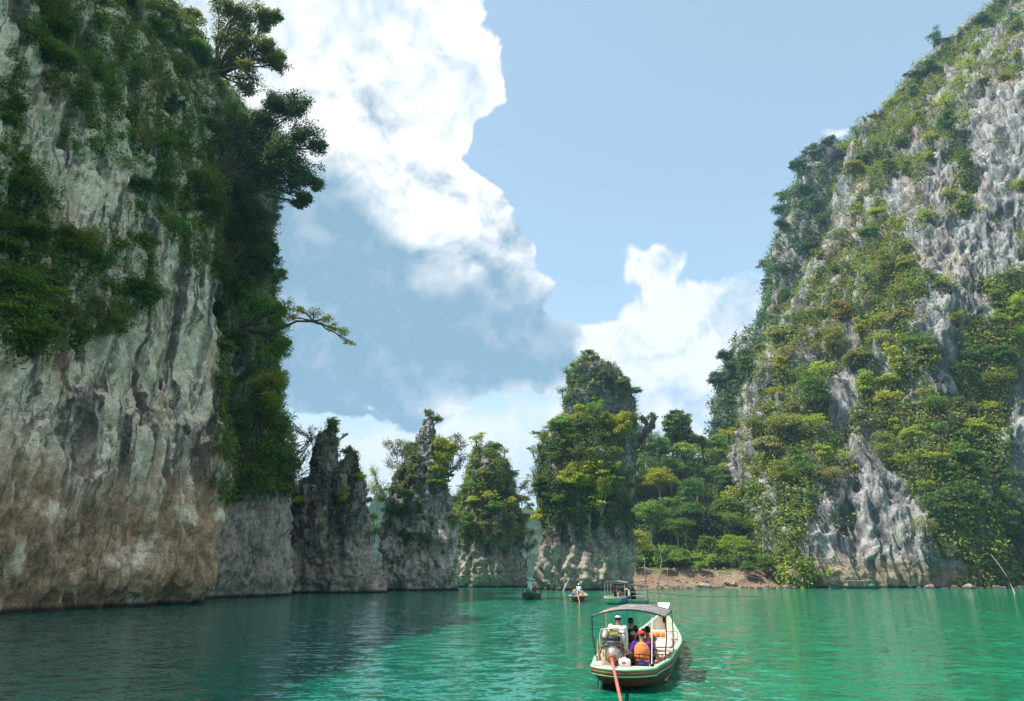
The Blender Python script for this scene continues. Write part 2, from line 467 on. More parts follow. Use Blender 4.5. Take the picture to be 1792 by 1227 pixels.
M['soil'] = soil_material()

def hill_material():
    m, t = new_mat('distant_forest')
    P = t.n('ShaderNodeNewGeometry').outputs['Position']
    a = t.noise(P, 0.06, 7.0, 0.65)
    c = t.mix(t.ss(a, 0.35, 0.65), (0.018, 0.035, 0.012), (0.06, 0.095, 0.03))
    bp = t.n('ShaderNodeBump', {'Strength': 1.0, 'Distance': 12.0, 'Height': a})
    b = t.n('ShaderNodeBsdfPrincipled', {'Base Color': c, 'Roughness': 0.9, 'Specular IOR Level': 0.1, 'Normal': bp.outputs[0]})
    finish(t, b.outputs[0])
    return m
M['far_hill'] = hill_material()

def water_material():
    m, t = new_mat('emerald_lake_water')
    P = t.n('ShaderNodeNewGeometry').outputs['Position']
    big = t.noise(P, 0.035, 4.0, 0.55)
    gust = t.noise(t.mapping(P, (3, 8, 0), (0, 0, R(12)), (0.05, 0.022, 1)), 1.0, 4.0, 0.55)
    # facet slopes of three trains of wind ripples
    w1 = t.noise(t.mapping(P, (0, 0, 0), (0, 0, R(8)), (1.0, 2.0, 1)), 1.0, 2.0, 0.5, 0.4, 1)
    w2 = t.noise(t.mapping(P, (7, 3, 0), (0, 0, R(-14)), (3.0, 5.5, 1)), 1.0, 2.0, 0.5, 0.6, 1)
    w3 = t.noise(t.mapping(P, (2, 9, 0), (0, 0, R(20)), (8.0, 12.0, 1)), 1.0, 2.0, 0.6, 0.3, 1)
    amp = t.lin(gust, 0.35, 0.65, 0.45, 1.3)
    def sc(v, k):
        return t.n('ShaderNodeVectorMath', {0: t.vm('SUBTRACT', v, (0.5, 0.5, 0.5)), 'Scale': k}, operation='SCALE').outputs[0]
    S = t.vm('ADD', sc(w1, 0.5), t.vm('ADD', sc(w2, t.m('MULTIPLY', amp, 0.72)), sc(w3, t.m('MULTIPLY', amp, 0.6))))
    S = t.vm('ADD', t.vm('MULTIPLY', S, (0.7, 1.0, 0.0)), (0.0, 0.0, 1.0))
    bp = t.n('ShaderNodeVectorMath', {0: S}, operation='NORMALIZE')
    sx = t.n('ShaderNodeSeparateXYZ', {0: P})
    lit_water = t.m('MAXIMUM', t.ss(t.m('ADD', sx.outputs[0], t.m('MULTIPLY', t.m('SUBTRACT', big, 0.5), 30.0)), -14.0, 14.0), t.ss(sx.outputs[1], 30.0, 90.0))
    c = t.mix(lit_water, (0.003, 0.120, 0.088), (0.004, 0.205, 0.104))          # darker near left: shade and sky reflection put into the base colour
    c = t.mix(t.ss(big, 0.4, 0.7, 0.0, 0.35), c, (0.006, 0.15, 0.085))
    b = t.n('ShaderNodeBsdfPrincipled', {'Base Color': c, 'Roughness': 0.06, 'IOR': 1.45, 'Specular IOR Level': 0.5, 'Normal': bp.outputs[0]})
    finish(t, b.outputs[0])
    return m
M['water'] = water_material()

# ------------------------------------------------------------------ water
def build_water():
    r = np.concatenate([[0.5], np.geomspace(3, 2500, 60)])
    th = np.linspace(0, 2 * math.pi, 96, endpoint=False)
    rr, tt = np.meshgrid(r, th, indexing='ij')
    V = np.stack([rr * np.sin(tt), rr * np.cos(tt), np.zeros_like(rr)], -1).reshape(-1, 3)
    F = grid_faces(len(r), len(th), True)[:, ::-1]
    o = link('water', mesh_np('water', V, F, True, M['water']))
    c = [(i) for i in range(len(th))]
    tag(o, 'emerald green lake water with fine wind ripples', None, None, 'structure')
build_water()

# ------------------------------------------------------------------ rock surfaces
def rock_disp(P, big=2.2, flute=0.9, rough=0.6, fine=0.16, s=1.0, seed=0.0, lean=0.0, vl=1.0):
    """displacement along the normal for weathered limestone; s scales the feature sizes"""
    Q = np.asarray(P, dtype=np.float32) / s
    w = np.stack([fbm(Q / 6.0, 3, 0.5, seed + 1), fbm(Q / 6.0, 3, 0.5, seed + 2), fbm(Q / 6.0, 3, 0.5, seed + 3)], -1)
    Qw = Q + w * 2.2
    d = big * fbm(Qw / 9.0, 3, 0.5, seed + 4)
    Qf = Qw.copy(); Qf[..., 0] += lean * Q[..., 2]
    d = d + flute * (ridged(Qf * np.array([1 / 3.0, 1 / 3.0, 1 / (17.0 * vl)]), 3, 0.5, seed + 5) - 0.2)
    d = d + flute * (0.45 + 0.12 * (vl > 1)) * (ridged(Qf * np.array([1 / 1.05, 1 / 1.05, 1 / (6.0 * vl)]), 3, 0.5, seed + 6) - 0.2)
    # broken ledges: quantised steps
    lv = fbm(Qw * np.array([1 / 5.0, 1 / 5.0, 1 / 3.0]), 3, 0.55, seed + 7)
    d = d + rough * np.round(lv * 5) / 5 * 0.9
    d = d - rough * 0.9 * np.clip(fbm(Qw / np.array([1.1, 1.1, 2.2]), 3, 0.55, seed + 8) - 0.22, 0, 1) * 2.4      # pockets
    d = d + fine * ridged(Q / 0.7, 3, 0.55, seed + 9)
    d = d - d.mean()
    z = np.asarray(P)[..., 2]
    notch = np.exp(-((z - 0.5) / 0.9) ** 2) * (0.55 + 0.5 * fbm(np.asarray(P) / 3.0, 2, 0.5, seed + 12))
    return d * s - notch

def finish_sheet(name, P, amp_kw, material, wrap=False, host=True, mask=None):
    N = grid_normals(P, wrap)
    sg = 1.0 if Host(P, N).face.mean() > 0 else -1.0
    N = N * sg
    d = rock_disp(P.reshape(-1, 3), **amp_kw).reshape(P.shape[:2])
    if mask is not None: d = d * mask
    P = P + N * d[..., None]
    F = grid_faces(P.shape[0], P.shape[1], wrap)
    me = mesh_np(name, P.reshape(-1, 3), F, True, material)
    o = link(name, me)
    return o, (Host(P, sg * grid_normals(P, wrap)) if host else None)

HOST = {}

# tall cliff over the near shore
def build_shaded_cliff():
    g = [ground(0, 1076), ground(180, 1066), ground(366, 1056)]
    n0 = ground(374, 1049); n1 = ground(497, 1043.5)
    c0, c1, c2 = g
    d01 = (c0 - c1)
    pts = [Vector((-60, -60, 0)), Vector((-50, -20, 0)), Vector((-46, 14, 0)), Vector((-45, 33, 0)), c0 + d01 * 0.55 + Vector((-.6, 0, 0)), c0, c1, c1.lerp(c2, 0.55), c2,
           c2 + Vector((-1.3, 2.2, 0)), c2 + Vector((-7, 7, 0)), c2 + Vector((-22, 12, 0))]
    zs = [-2.5, 0, 3, 8, 14, 22, 32, 44, 56, 68, 76, 79]
    def loft(pts, leanf):
        rows = []
        for z in zs:
            t = max(z, 0) / 70.0
            row = []
            for k, p in enumerate(pts):
                l = leanf(k, t)
                bulge = Vector((1.0, -0.5, 0)) * (1.0 * math.exp(-((z - 9) / 7.0) ** 2) - 0.7 * math.exp(-((z - 1.0) / 1.6) ** 2))
                if z >= 76: l = l + Vector((-4, 3, 0))
                q = p + l + bulge
                row.append((q.x, q.y, z * (1.03 if k <= 3 else 1.0)))
            rows.append(row)
        rows.append([(p[0] * 0.6 - 22, p[1] * 0.6 + 34, 80) for p in rows[-1]])
        return rows
    rows = loft(pts, lambda k, t: Vector((-1.5, 0, 0)) * t if k <= 3 else Vector((-9.5, 4.0, 0)) * t * (1.0 + 0.25 * t))  # unseen near columns added upright and taller to cast shade over the water
    cp = np.concatenate([np.linspace(0, 4, 60, endpoint=False), np.linspace(4, 8, 235, endpoint=False), np.linspace(8, 9, 40, endpoint=False), np.linspace(9, 11, 24)])
    rp = np.concatenate([np.linspace(0, 4, 72, endpoint=False), np.linspace(4, 10, 245, endpoint=False), np.linspace(10, 12, 20)])
    o, h = finish_sheet('shaded_cliff', resample(rows, 0, 0, rp, cp), dict(big=2.3, flute=1.25, rough=0.34, fine=0.13, s=1.0, seed=1.0, lean=-0.10, vl=1.8), M['cliff_shade'])
    tag(o, 'towering pale limestone cliff in shade with dark streaks and ochre stains', 'cliff', None, 'structure')
    # recessed fin behind its corner
    pf = [c2 + Vector((-16, 18, 0)), n0 + Vector((-4.5, 0.5, 0)), n0 + Vector((-0.8, -.2, 0)), n0.lerp(n1, 0.35) + Vector((-.3, .3, 0)), n0.lerp(n1, 0.7), n1 + Vector((-0.4, 0.3, 0)), n1 + Vector((-1.0, 5, 0)),
          n1 + Vector((-9, 16, 0)), n1 + Vector((-24, 26, 0)), n1 + Vector((-48, 30, 0))]
    rows = loft(pf, lambda k, t: (Vector((-11.5, 2.0, 0)) if k <= 6 else Vector((-9, -4, 0))) * t)
    cp = np.concatenate([np.linspace(0, 2, 30, endpoint=False), np.linspace(2, 5, 110, endpoint=False), np.linspace(5, 6, 40, endpoint=False), np.linspace(6, 9, 30)])
    o2, h2 = finish_sheet('cliff_flank', resample(rows, 0, 0, rp, cp), dict(big=1.8, flute=1.6, rough=0.7, fine=0.25, s=0.8, seed=2.0, lean=-0.05), M['flank'])
    tag(o2, 'darker recessed fin of the shaded cliff, draped in vines above a bare grey foot', 'cliff', None, 'structure')
    HOST['shade'] = Host(np.vstack([h.V, h2.V]), np.vstack([h.N, h2.N]))
build_shaded_cliff()

# sunlit mountain across the lake
def build_sunlit_cliff():
    prof = [  # py, left edge px, depth at left edge, depth at px 1620, depth at px 1792
        (1046, 1384, 143, 142, 149), (1031, 1384, 143.2, 142.3, 149), (1000, 1381, 144, 143, 149.5), (960, 1376, 147, 143.5, 150), (880, 1345, 156, 145.5, 148), (800, 1316, 168, 148.5, 148),
        (720, 1322, 178, 153, 151), (640, 1350, 188, 157, 154), (560, 1386, 197, 162, 156), (480, 1428, 206, 168, 159), (400, 1478, 214, 176, 163),
        (320, 1506, 221, 186, 168), (250, 1503, 230, 198, 174), (190, 1553, 236, 214, 182), (100, 1636, 246, 238, 198), (0, 1752, 258, 250, 222), (-90, 1860, 270, 266, 252), (-150, 1930, 282, 282, 276)]
    rows = []
    for py, xl, dl, dm, dr in prof:
        E = at(xl, py, dl)
        xm = max(1620, xl + 40)
        row = [E + Vector((46, 120, -6)), E + Vector((9, 42, 0))]
        for u in (0.0, 0.06, 0.2, 0.4, 0.62, 0.82, 1.0):
            px = xl + (xm - xl) * u
            row.append(at(px, py, dl + (dm - dl) * (u ** 0.85)))
        x2 = max(1792, xm + 60)
        for u in (0.35, 0.7, 1.0):
            row.append(at(xm + (x2 - xm) * u, py, dm + (dr - dm) * u))
        row.append(at(x2 + 140, py, dr - 2)); row.append(at(x2 + 420, py, dr - 6)); row.append(at(x2 + 900, py, dr - 4))
        rows.append([tuple(v) for v in row])
    top = rows[-1]
    rows.append([(x, y + 60, z - 4) for x, y, z in top])
    rows.append([(x, y + 150, z - 60) for x, y, z in top])
    cp = np.concatenate([np.linspace(0, 2, 24, endpoint=False), np.linspace(2, 8, 180, endpoint=False), np.linspace(8, 11, 115, endpoint=False), np.linspace(11, 14, 36)])
    rp = np.concatenate([np.linspace(0, 15, 340, endpoint=False), np.linspace(15, 19, 40)])
    P = resample(rows, 0, 0, rp, cp)
    o, h = finish_sheet('sunlit_cliff', P, dict(big=1.6, flute=1.5, rough=0.2, fine=0.12, s=2.3, seed=5.0, lean=0.10, vl=2.6), M['cliff_sun'])
    tag(o, 'high sunlit limestone mountain overgrown with bushes, pale streaked rock showing through', 'cliff', None, 'structure')
    HOST['sun'] = h
build_sunlit_cliff()

# wooded ridge behind it
def build_ridge():
    prof = [(1046, 1200, 250), (960, 1215, 250), (860, 1235, 252), (770, 1253, 254), (740, 1265, 256), (690, 1262, 258), (640, 1290, 262), (600, 1308, 266), (560, 1334, 270), (500, 1348, 276), (420, 1362, 284),
            (360, 1378, 290), (320, 1396, 296), (285, 1425, 302), (262, 1462, 310), (252, 1520, 320)]
    rows = []
    for py, xl, d in prof:
        E = at(xl, py, d)
        row = [E + Vector((90, 130, -8)), E + Vector((22, 48, 0)), E]
        for k in (1, 2, 3, 4):
            row.append(at(xl + 70 * k, py + 1.5 * k, d - 11 * k))
        rows.append([tuple(v) for v in row])
    rows.append([(x + 2, y + 40, z - 2) for x, y, z in rows[-1]])
    P = resample(rows, 170, 110)
    o, h = finish_sheet('wooded_ridge', P, dict(big=2.6, flute=0.8, rough=0.8, fine=0.2, s=2.6, seed=9.0), M['cliff_sun'])
    tag(o, 'darker forested shoulder of the mountain behind the sunlit cliff', 'ridge', None, 'structure')
    HOST['ridge'] = h
build_ridge()

# bank and wooded slope
def hill_z(X, Y):
    shore = 147.0 + 1.2 * np.sin(X * 0.11) + 0.8 * np.sin(X * 0.31 + 1.0)
    t = Y - shore
    z = -2.0 + 2.0 * sstep(t, -14, 0.0)
    z = z + 3.6 * sstep(t, -0.4, 9.0)
    up = sstep(t, 6, 66)
    crest = 27 + 4.0 * np.sin((X - 40) * 0.09)
    z = z + up * crest * sstep(X, 17, 40)
    z = z + sstep(t, 60, 150) * 16
    z = z * sstep(X, 8, 22) - 2.0 * (1 - sstep(X, 8, 22))
    return z

def build_hill():
    xs = np.concatenate([np.linspace(4, 110, 230), np.linspace(112, 230, 50)])
    ys = np.concatenate([np.linspace(132, 162, 110), np.linspace(163, 330, 90)])
    Y, X = np.meshgrid(ys, xs, indexing='ij')
    Z = hill_z(X, Y)
    P = np.stack([X, Y, Z], -1)
    n = fbm(P / 3.0, 4, 0.55, 3) * 0.55 + fbm(P / 0.9, 3, 0.5, 8) * 0.22
    k = sstep(Z, -0.4, 0.6)
    P[..., 2] += n * k * (1 + 1.6 * sstep(Z, 4, 12))
    N = grid_normals(P)
    N *= np.sign(N[..., 2:3] + 1e-9)
    F = grid_faces(*P.shape[:2])
    o = link('hill', mesh_np('hill', P.reshape(-1, 3), F, True, M['soil']))
    tag(o, 'brown eroded bank rising to a wooded hill', None, None, 'structure')
    HOST['hill'] = Host(P, N)
build_hill()

# ------------------------------------------------------------------ free-standing pinnacles
def column_mesh(rows, Yc, thick, kw, nth=150, nz=190, jag=0.0, seed=0):
    """rows: (py, xl, xr) of the outline from the water up"""
    R_ = []
    for py, xl, xr in rows:
        a, b = at(xl, py, Yc), at(xr, py, Yc)
        R_.append(((a.x + b.x) / 2, (b.x - a.x) / 2, (a.z + b.z) / 2))
    R_ = np.array(R_)
    Z = np.linspace(0, len(R_) - 1, nz)
    i = np.clip(np.floor(Z).astype(int), 0, len(R_) - 2); f = (Z - i)[:, None]
    A = R_[i] * (1 - f) + R_[i + 1] * f
    # denser near the water line, open bottom under water
    th = np.linspace(0, 2 * math.pi, nth, endpoint=False)
    c, s = np.cos(th), np.sin(th)
    pw = 0.86
    cx = np.sign(c) * np.abs(c) ** pw; sy = np.sign(s) * np.abs(s) ** pw
    zz = np.repeat(A[:, 2:3], nth, 1)
    P = np.stack([A[:, :1] + A[:, 1:2] * cx, Yc + thick * (A[:, 1:2] * 0.75 + A[:, 1:2].max() * 0.25 * sstep(A[:, 1:2], 0, 1.2)) * sy, zz], -1)
    ax = np.stack([A[:, 2] * 0.16, A[:, 2] * 0 + 3.1 + seed, A[:, 2] * 0], -1)
    P[..., 0] += (fbm(ax, 2, 0.5, seed) * np.minimum(A[:, 1] * 0.22, 0.9))[:, None]
    N = grid_normals(P, True)
    out = P - np.stack([A[:, :1] + 0 * cx, Yc + 0 * (A[:, :1] + cx), zz], -1)
    if (N * out).sum() < 0: N = -N
    d = rock_disp(P.reshape(-1, 3), **kw).reshape(P.shape[:2])
    lim = np.minimum(1.0, A[:, 1:2] / 2.6)
    P = P + N * (d * lim)[..., None]
    if jag:
        top = sstep(np.linspace(0, 1, nz)[:, None], 0.82, 1.0)
        P[..., 2] += top * jag * fbm(P * np.array([1.1, 1.1, 0.2]), 3, 0.6, seed)
    # close the top
    V = P.reshape(-1, 3)
    F = grid_faces(nz, nth, True)
    tip = len(V)
    V = np.vstack([V, P[-1].mean(0)[None] + np.array([[0, 0, 0.2]])])
    k = (nz - 1) * nth
    capf = np.array([[k + j, k + (j + 1) % nth, tip, tip] for j in range(nth)])
    N2 = grid_normals(P, True)
    if (N2 * out).sum() < 0: N2 = -N2
    return V, F, capf[:, :3], P, N2

def pinnacle(name, key, stacks, mat_, label, kw, thick=0.8):
    Vs, Fs, Ts, off, PH, NH = [], [], [], 0, [], []
    for st in stacks:
        V, F, Tc, P, N = column_mesh(st['rows'], st['Y'], st.get('thick', thick), dict(kw, seed=st.get('seed', 3.0)), st.get('nth', 150), st.get('nz', 190), st.get('jag', 0.0), st.get('seed', 0))
        Vs.append(V); Fs.append(F + off); Ts.append(Tc + off); off += len(V)
        PH.append(P.reshape(-1, 3)); NH.append(N.reshape(-1, 3))
    V = np.vstack(Vs)
    me = bpy.data.meshes.new(name)
    Q = np.vstack(Fs); T = np.vstack(Ts)
    nl = len(Q) * 4 + len(T) * 3
    me.vertices.add(len(V)); me.vertices.foreach_set('co', V.astype(np.float32).ravel())
    me.loops.add(nl); me.loops.foreach_set('vertex_index', np.concatenate([Q.ravel(), T.ravel()]).astype(np.int32))
    me.polygons.add(len(Q) + len(T))
    tot = np.concatenate([np.full(len(Q), 4), np.full(len(T), 3)]).astype(np.int32)
    me.polygons.foreach_set('loop_start', np.concatenate([[0], np.cumsum(tot)[:-1]]).astype(np.int32))
    me.polygons.foreach_set('loop_total', tot)
    me.polygons.foreach_set('use_smooth', np.ones(len(tot), dtype=bool))
    me.update(calc_edges=True)
    me.materials.append(mat_)
    o = link(name, me)
    tag(o, label, 'rock pinnacle', 'limestone pinnacles standing in the lake')
    HOST[key] = Host(np.vstack(PH), np.vstack(NH))

KW = dict(big=2.3, flute=2.0, rough=1.2, fine=0.36, s=0.68)
pinnacle('rock_pinnacle', 'horned', [
    dict(Y=108, seed=11, rows=[(1062, 490, 662), (1038, 492, 662), (1000, 497, 656), (950, 500, 644), (915, 502, 640), (880, 508, 636), (858, 524, 635), (842, 540, 632), (832, 556, 620), (828, 570, 600)]),
    dict(Y=107, seed=12, nth=110, nz=150, jag=1.2, thick=0.7, rows=[(850, 552, 606), (824, 556, 592), (800, 555, 590), (780, 556, 589), (765, 559, 590), (757, 566, 589), (750, 573, 590), (741, 576, 590)]),
    dict(Y=108, seed=13, nth=100, nz=130, jag=1.0, thick=0.7, rows=[(860, 585, 638), (830, 590, 634), (812, 594, 629), (800, 602, 625), (790, 605, 617), (783, 611, 615)]),
    ], M['pinnacle'], 'dark bare pinnacle with two jagged horns beside the shaded cliff', KW)
pinnacle('rock_pinnacle', 'crag', [
    dict(Y=124, seed=21, rows=[(1058, 664, 792), (1034, 665, 790), (1000, 663, 789), (960, 662, 788), (920, 668, 788), (880, 680, 786), (850, 690, 782), (825, 700, 782), (800, 712, 776), (780, 722, 772)]),
    dict(Y=122, seed=22, nth=120, nz=160, jag=1.2, thick=0.8, rows=[(870, 705, 772), (820, 716, 764), (790, 724, 762), (770, 732, 762), (752, 740, 762), (742, 744, 760), (735, 748, 758)]),
    ], M['pinnacle_pale'], 'slender grey pinnacle with a bare dark crag on top and one small drooping tree', KW)
pinnacle('rock_pinnacle', 'leafy', [
    dict(Y=152, seed=31, rows=[(1050, 775, 920), (1028, 778, 920), (1000, 782, 920), (960, 790, 918), (920, 790, 913), (880, 798, 904), (850, 808, 894), (825, 820, 878), (808, 832, 868), (798, 838, 862)]),
    dict(Y=151, seed=32, nth=100, nz=110, jag=1.6, thick=0.8, rows=[(850, 820, 874), (815, 828, 864), (800, 834, 860), (793, 838, 857)]),
    ], M['pinnacle'], 'squat pinnacle wrapped in yellow green bushes between the slender one and the tall one', KW)
pinnacle('rock_pinnacle', 'tall', [
    dict(Y=128, seed=41, rows=[(1058, 934, 1104), (1033, 938, 1100), (1000, 938, 1100), (960, 944, 1098), (920, 948, 1094), (880, 948, 1088), (840, 950, 1078), (800, 955, 1070), (770, 965, 1060), (752, 985, 1045), (744, 1000, 1030)]),
    ], M['pinnacle'], 'broad pinnacle hung with trees at the mouth of the channel, closest to the canopied boats', KW)
pinnacle('rock_pinnacle', 'tower', [
    dict(Y=190, seed=51, thick=0.9, rows=[(900, 985, 1118), (800, 986, 1114), (750, 992, 1108), (715, 994, 1103), (690, 994, 1098), (668, 998, 1092), (655, 1004, 1078), (648, 1012, 1058)]),
    dict(Y=188, seed=52, nth=110, nz=120, jag=1.4, rows=[(700, 992, 1058), (660, 1000, 1048), (645, 1010, 1044), (634, 1018, 1042), (629, 1024, 1040)]),
    ], M['pinnacle_pale'], 'high rock tower capped with shrubs, rising behind the broad pinnacle', dict(KW, s=1.2))

# far blue hills
def far_hill(px, py, Y, w, d, seed, label):
    top = at(px, py, Y)
    nr, nc = 50, 70
    u, v = np.meshgrid(np.linspace(-1, 1, nr), np.linspace(-1, 1, nc), indexing='ij')
    r = np.sqrt(u * u + v * v)
    h = np.clip(1 - r, 0, 1) ** 0.8
    P = np.stack([top.x + v * w, Y + u * d, h * top.z * 1.02 - 3 * (r > 1)], -1)
    P[..., 2] += fbm(P / (w * 0.35), 4, 0.5, seed) * top.z * 0.28 * sstep(h, 0.0, 0.3)
    P[..., 2] -= 3.0
    o = link('distant_hill', mesh_np('distant_hill', P.reshape(-1, 3), grid_faces(nr, nc), True, M['far_hill']))
    tag(o, label, 'hill', None, 'structure')
far_hill(486, 812, 760, 85, 140, 1, 'blue hazy hill far behind the shaded cliff')
far_hill(664, 866, 760, 44, 100, 2, 'small blue hill far off between the horned pinnacle and the slender one')
far_hill(800, 920, 1050, 190, 160, 3, 'low blue hills on the far shore behind the pinnacles')
far_hill(925, 895, 760, 60, 100, 4, 'blue hill seen through the gap beside the broad pinnacle')
far_hill(600, 925, 1000, 190, 150, 5, 'long low blue hill on the far shore')

# ------------------------------------------------------------------ air
def build_haze():
    m, t = new_mat('lake_haze')
    v = t.n('ShaderNodeVolumePrincipled', {'Color': (0.42, 0.70, 1.0, 1.0), 'Density': 0.00024, 'Anisotropy': 0.0})
    finish(t, None, None, v.outputs[0])
    x0, x1, y0, y1, z0, z1 = -2600.0, 2600.0, -2600.0, 2600.0, -4.0, float(HOST['sun'].V[:, 2].max()) + 14.0
    V = [(x, y, z) for z in (z0, z1) for y in (y0, y1) for x in (x0, x1)]
    F = [(0, 2, 3, 1), (4, 5, 7, 6), (0, 1, 5, 4), (2, 6, 7, 3), (0, 4, 6, 2), (1, 3, 7, 5)]
    me = bpy.data.meshes.new('haze'); me.from_pydata(V, [], F); me.materials.append(m)
    tag(link('haze', me), 'thin bluish haze over the lake', 'haze', None, 'stuff')
build_haze()
# ------------------------------------------------------------------ foliage building blocks
def leaf_quads(C, Nrm, size, g, aspect=0.5, droop=0.0, tri=False):
    """diamond leaves at points C (n,3), facing roughly Nrm; size (n,) length"""
    n = len(C)
    Nrm = Nrm + g.normal(0, 0.55, (n, 3))
    Nrm /= np.maximum(np.linalg.norm(Nrm, axis=1, keepdims=True), 1e-6)
    t = g.normal(0, 1, (n, 3)); t[:, 2] -= droop
    t -= Nrm * (t * Nrm).sum(1, keepdims=True)
    t /= np.maximum(np.linalg.norm(t, axis=1, keepdims=True), 1e-6)
    b = np.cross(Nrm, t)
    s = np.asarray(size)[:, None] * 0.5
    if tri:
        V = np.stack([C - t * s + b * s * aspect, C + t * s, C - t * s - b * s * aspect], 1).reshape(-1, 3)
        return V, np.arange(n * 3).reshape(n, 3)
    V = np.stack([C - t * s, C + b * s * aspect, C + t * s, C - b * s * aspect], 1).reshape(-1, 3)
    F = np.arange(n * 4).reshape(n, 4)
    return V, F

def rand_dirs(n, g):
    d = g.normal(0, 1, (n, 3))
    return d / np.maximum(np.linalg.norm(d, axis=1, keepdims=True), 1e-6)

def lump_leaves(c, r, n, leaf, g, flat=0.75, up=0.55):
    """leaves over the upper shell of one clump"""
    d = rand_dirs(n, g)
    d[:, 2] = np.where(d[:, 2] < -0.25, -d[:, 2] * 0.6, d[:, 2])
    rad = r * np.power(g.random(n), 0.33)[:, None] * (1 + 0.12 * g.normal(0, 1, (n, 1)))
    P = np.asarray(c) + d * rad * np.array([1, 1, flat])
    nr = d * 0.7 + np.array([0, 0, up])
    return P, nr, leaf * (0.7 + 0.6 * g.random(n))

def crown_mesh(name, seed, clumps, per, leaf, form='round'):
    g = np.random.default_rng(seed)
    Ps, Ns, Ss = [], [], []
    for k in range(clumps):
        while True:
            d = rand_dirs(1, g)[0]
            if form == 'drape' or d[2] > -0.35: break
        if form == 'round':
            c = d * np.array([0.72, 0.72, 0.62]) * (0.55 + 0.45 * g.random()); r = 0.26 + 0.20 * g.random()
        elif form == 'spreading':
            a = g.random() * 6.283; q = math.sqrt(g.random()) * 0.9
            c = np.array([math.cos(a) * q, math.sin(a) * q, 0.32 * (1 - q * q) + (-0.28 if g.random() < 0.35 else 0.0) + 0.06 * g.normal()]); r = 0.20 + 0.15 * g.random()
        elif form == 'tall':
            c = d * np.array([0.52, 0.52, 1.05]) * (0.55 + 0.45 * g.random()); r = 0.24 + 0.16 * g.random()
        elif form == 'drape':
            h = g.random()
            a = g.random() * 6.283; q = (0.35 + 0.45 * (1 - h)) * math.sqrt(g.random())
            c = np.array([math.cos(a) * q, math.sin(a) * q, 0.45 - 1.7 * h]); r = 0.20 + 0.16 * g.random()
        else:  # ragged
            c = d * np.array([0.95, 0.95, 0.7]) * (0.35 + 0.65 * g.random()); r = 0.14 + 0.16 * g.random()
        n = int(per * (r / 0.34) ** 2 * (0.8 + 0.4 * g.random()))
        P, N_, S = lump_leaves(c, r, n, leaf, g, 0.7 if form != 'spreading' else 0.42, 0.6)
        Ps.append(P); Ns.append(N_); Ss.append(S)
    # a loose fill so the heart is not hollow
    m = clumps * per // 7
    d = rand_dirs(m, g) * np.power(g.random(m), 0.4)[:, None] * np.array([0.62, 0.62, 0.5 if form != 'spreading' else 0.2])
    if form == 'drape': d[:, 2] = d[:, 2] * 1.6 - 0.35
    if form == 'tall': d[:, 2] *= 1.7
    Ps.append(d); Ns.append(d + np.array([0, 0, 0.4])); Ss.append(leaf * (0.8 + 0.5 * g.random(m)))
    P, N_, S = np.vstack(Ps), np.vstack(Ns), np.concatenate(Ss)
    V, F = leaf_quads(P, N_, S, g, 0.55, 0.5 if form == 'drape' else 0.2)
    return mesh_np(name, V, F, False, M['leaf'])

class Tubes:
    def __init__(self, sides=5):
        self.V, self.F, self.s = [], [], sides
        self.n = 0
    def add(self, pts, radii, sides=None):
        pts = [Vector(p) for p in pts]
        s = sides or self.s
        ring0 = None
        ref = Vector((0.31, 0.87, 0.39))
        for i, p in enumerate(pts):
            t = (pts[min(i + 1, len(pts) - 1)] - pts[max(i - 1, 0)])
            if t.length < 1e-6: t = Vector((0, 0, 1))
            t.normalize()
            a = t.cross(ref)
            if a.length < 0.05: a = t.cross(Vector((1, 0, 0)))
            a.normalize(); b = t.cross(a)
            r = radii[i]
            for k in range(s):
                an = 2 * math.pi * k / s
                self.V.append(tuple(p + a * (r * math.cos(an)) + b * (r * math.sin(an))))
            base = self.n
            if i:
                for k in range(s):
                    k2 = (k + 1) % s
                    self.F.append((base - s + k, base - s + k2, base + k2, base + k))
            self.n += s
        # end caps
        first = self.n - s * len(pts)
        for st, rev in ((first, True), (self.n - s, False)):
            idx = [st + k for k in range(s)]
            for k in range(1, s - 1, 2):
                q = (idx[0], idx[k], idx[k + 1], idx[min(k + 2, s - 1)])
                self.F.append(q[::-1] if rev else q)
    def mesh(self, name, material, smooth=True):
        return mesh_np(name, np.array(self.V), np.array(self.F), smooth, material)

def trunk_mesh(name, seed, limbs=5, material=None):
    g = random.Random(seed)
    t = Tubes(6)
    bx, by = g.uniform(-.12, .12), g.uniform(-.12, .12)
    path = [(0, 0, -0.12), (bx * .3, by * .3, 0.2), (bx, by, 0.55), (bx * .6, by * .6, 0.9), (0, 0, 1.15)]
    t.add(path, [.095, .075, .06, .048, .02])
    for k in range(limbs):
        a = 6.283 * k / limbs + g.uniform(-.5, .5); q = g.uniform(.35, .72); z0 = g.uniform(.62, .95)
        m = Vector((bx * .7, by * .7, z0)); e = Vector((math.cos(a) * q, math.sin(a) * q, z0 + g.uniform(.12, .32)))
        t.add([m, m.lerp(e, .5) + Vector((0, 0, .05)), e], [.035, .024, .008])
    return t.mesh(name, material or M['bark'])

CROWNS = {}
for f_, cl, per in (('round', 20, 95), ('spreading', 24, 75), ('tall', 20, 85), ('drape', 20, 90), ('ragged', 24, 55)):
    CROWNS[f_, 0] = [crown_mesh('crown_' + f_, 100 + i * 7 + cl, cl, per, 0.125, f_) for i in range(4)]
    CROWNS[f_, 1] = [crown_mesh('crown_' + f_, 500 + i * 7 + cl, int(cl * 1.6), int(per * 1.75), 0.072, f_) for i in range(3)]
TRUNKS = [trunk_mesh('trunk', 40 + i, 5) for i in range(4)]
PALE_TRUNKS = [trunk_mesh('trunk', 60 + i, 4, M['pale_bark']) for i in range(2)]

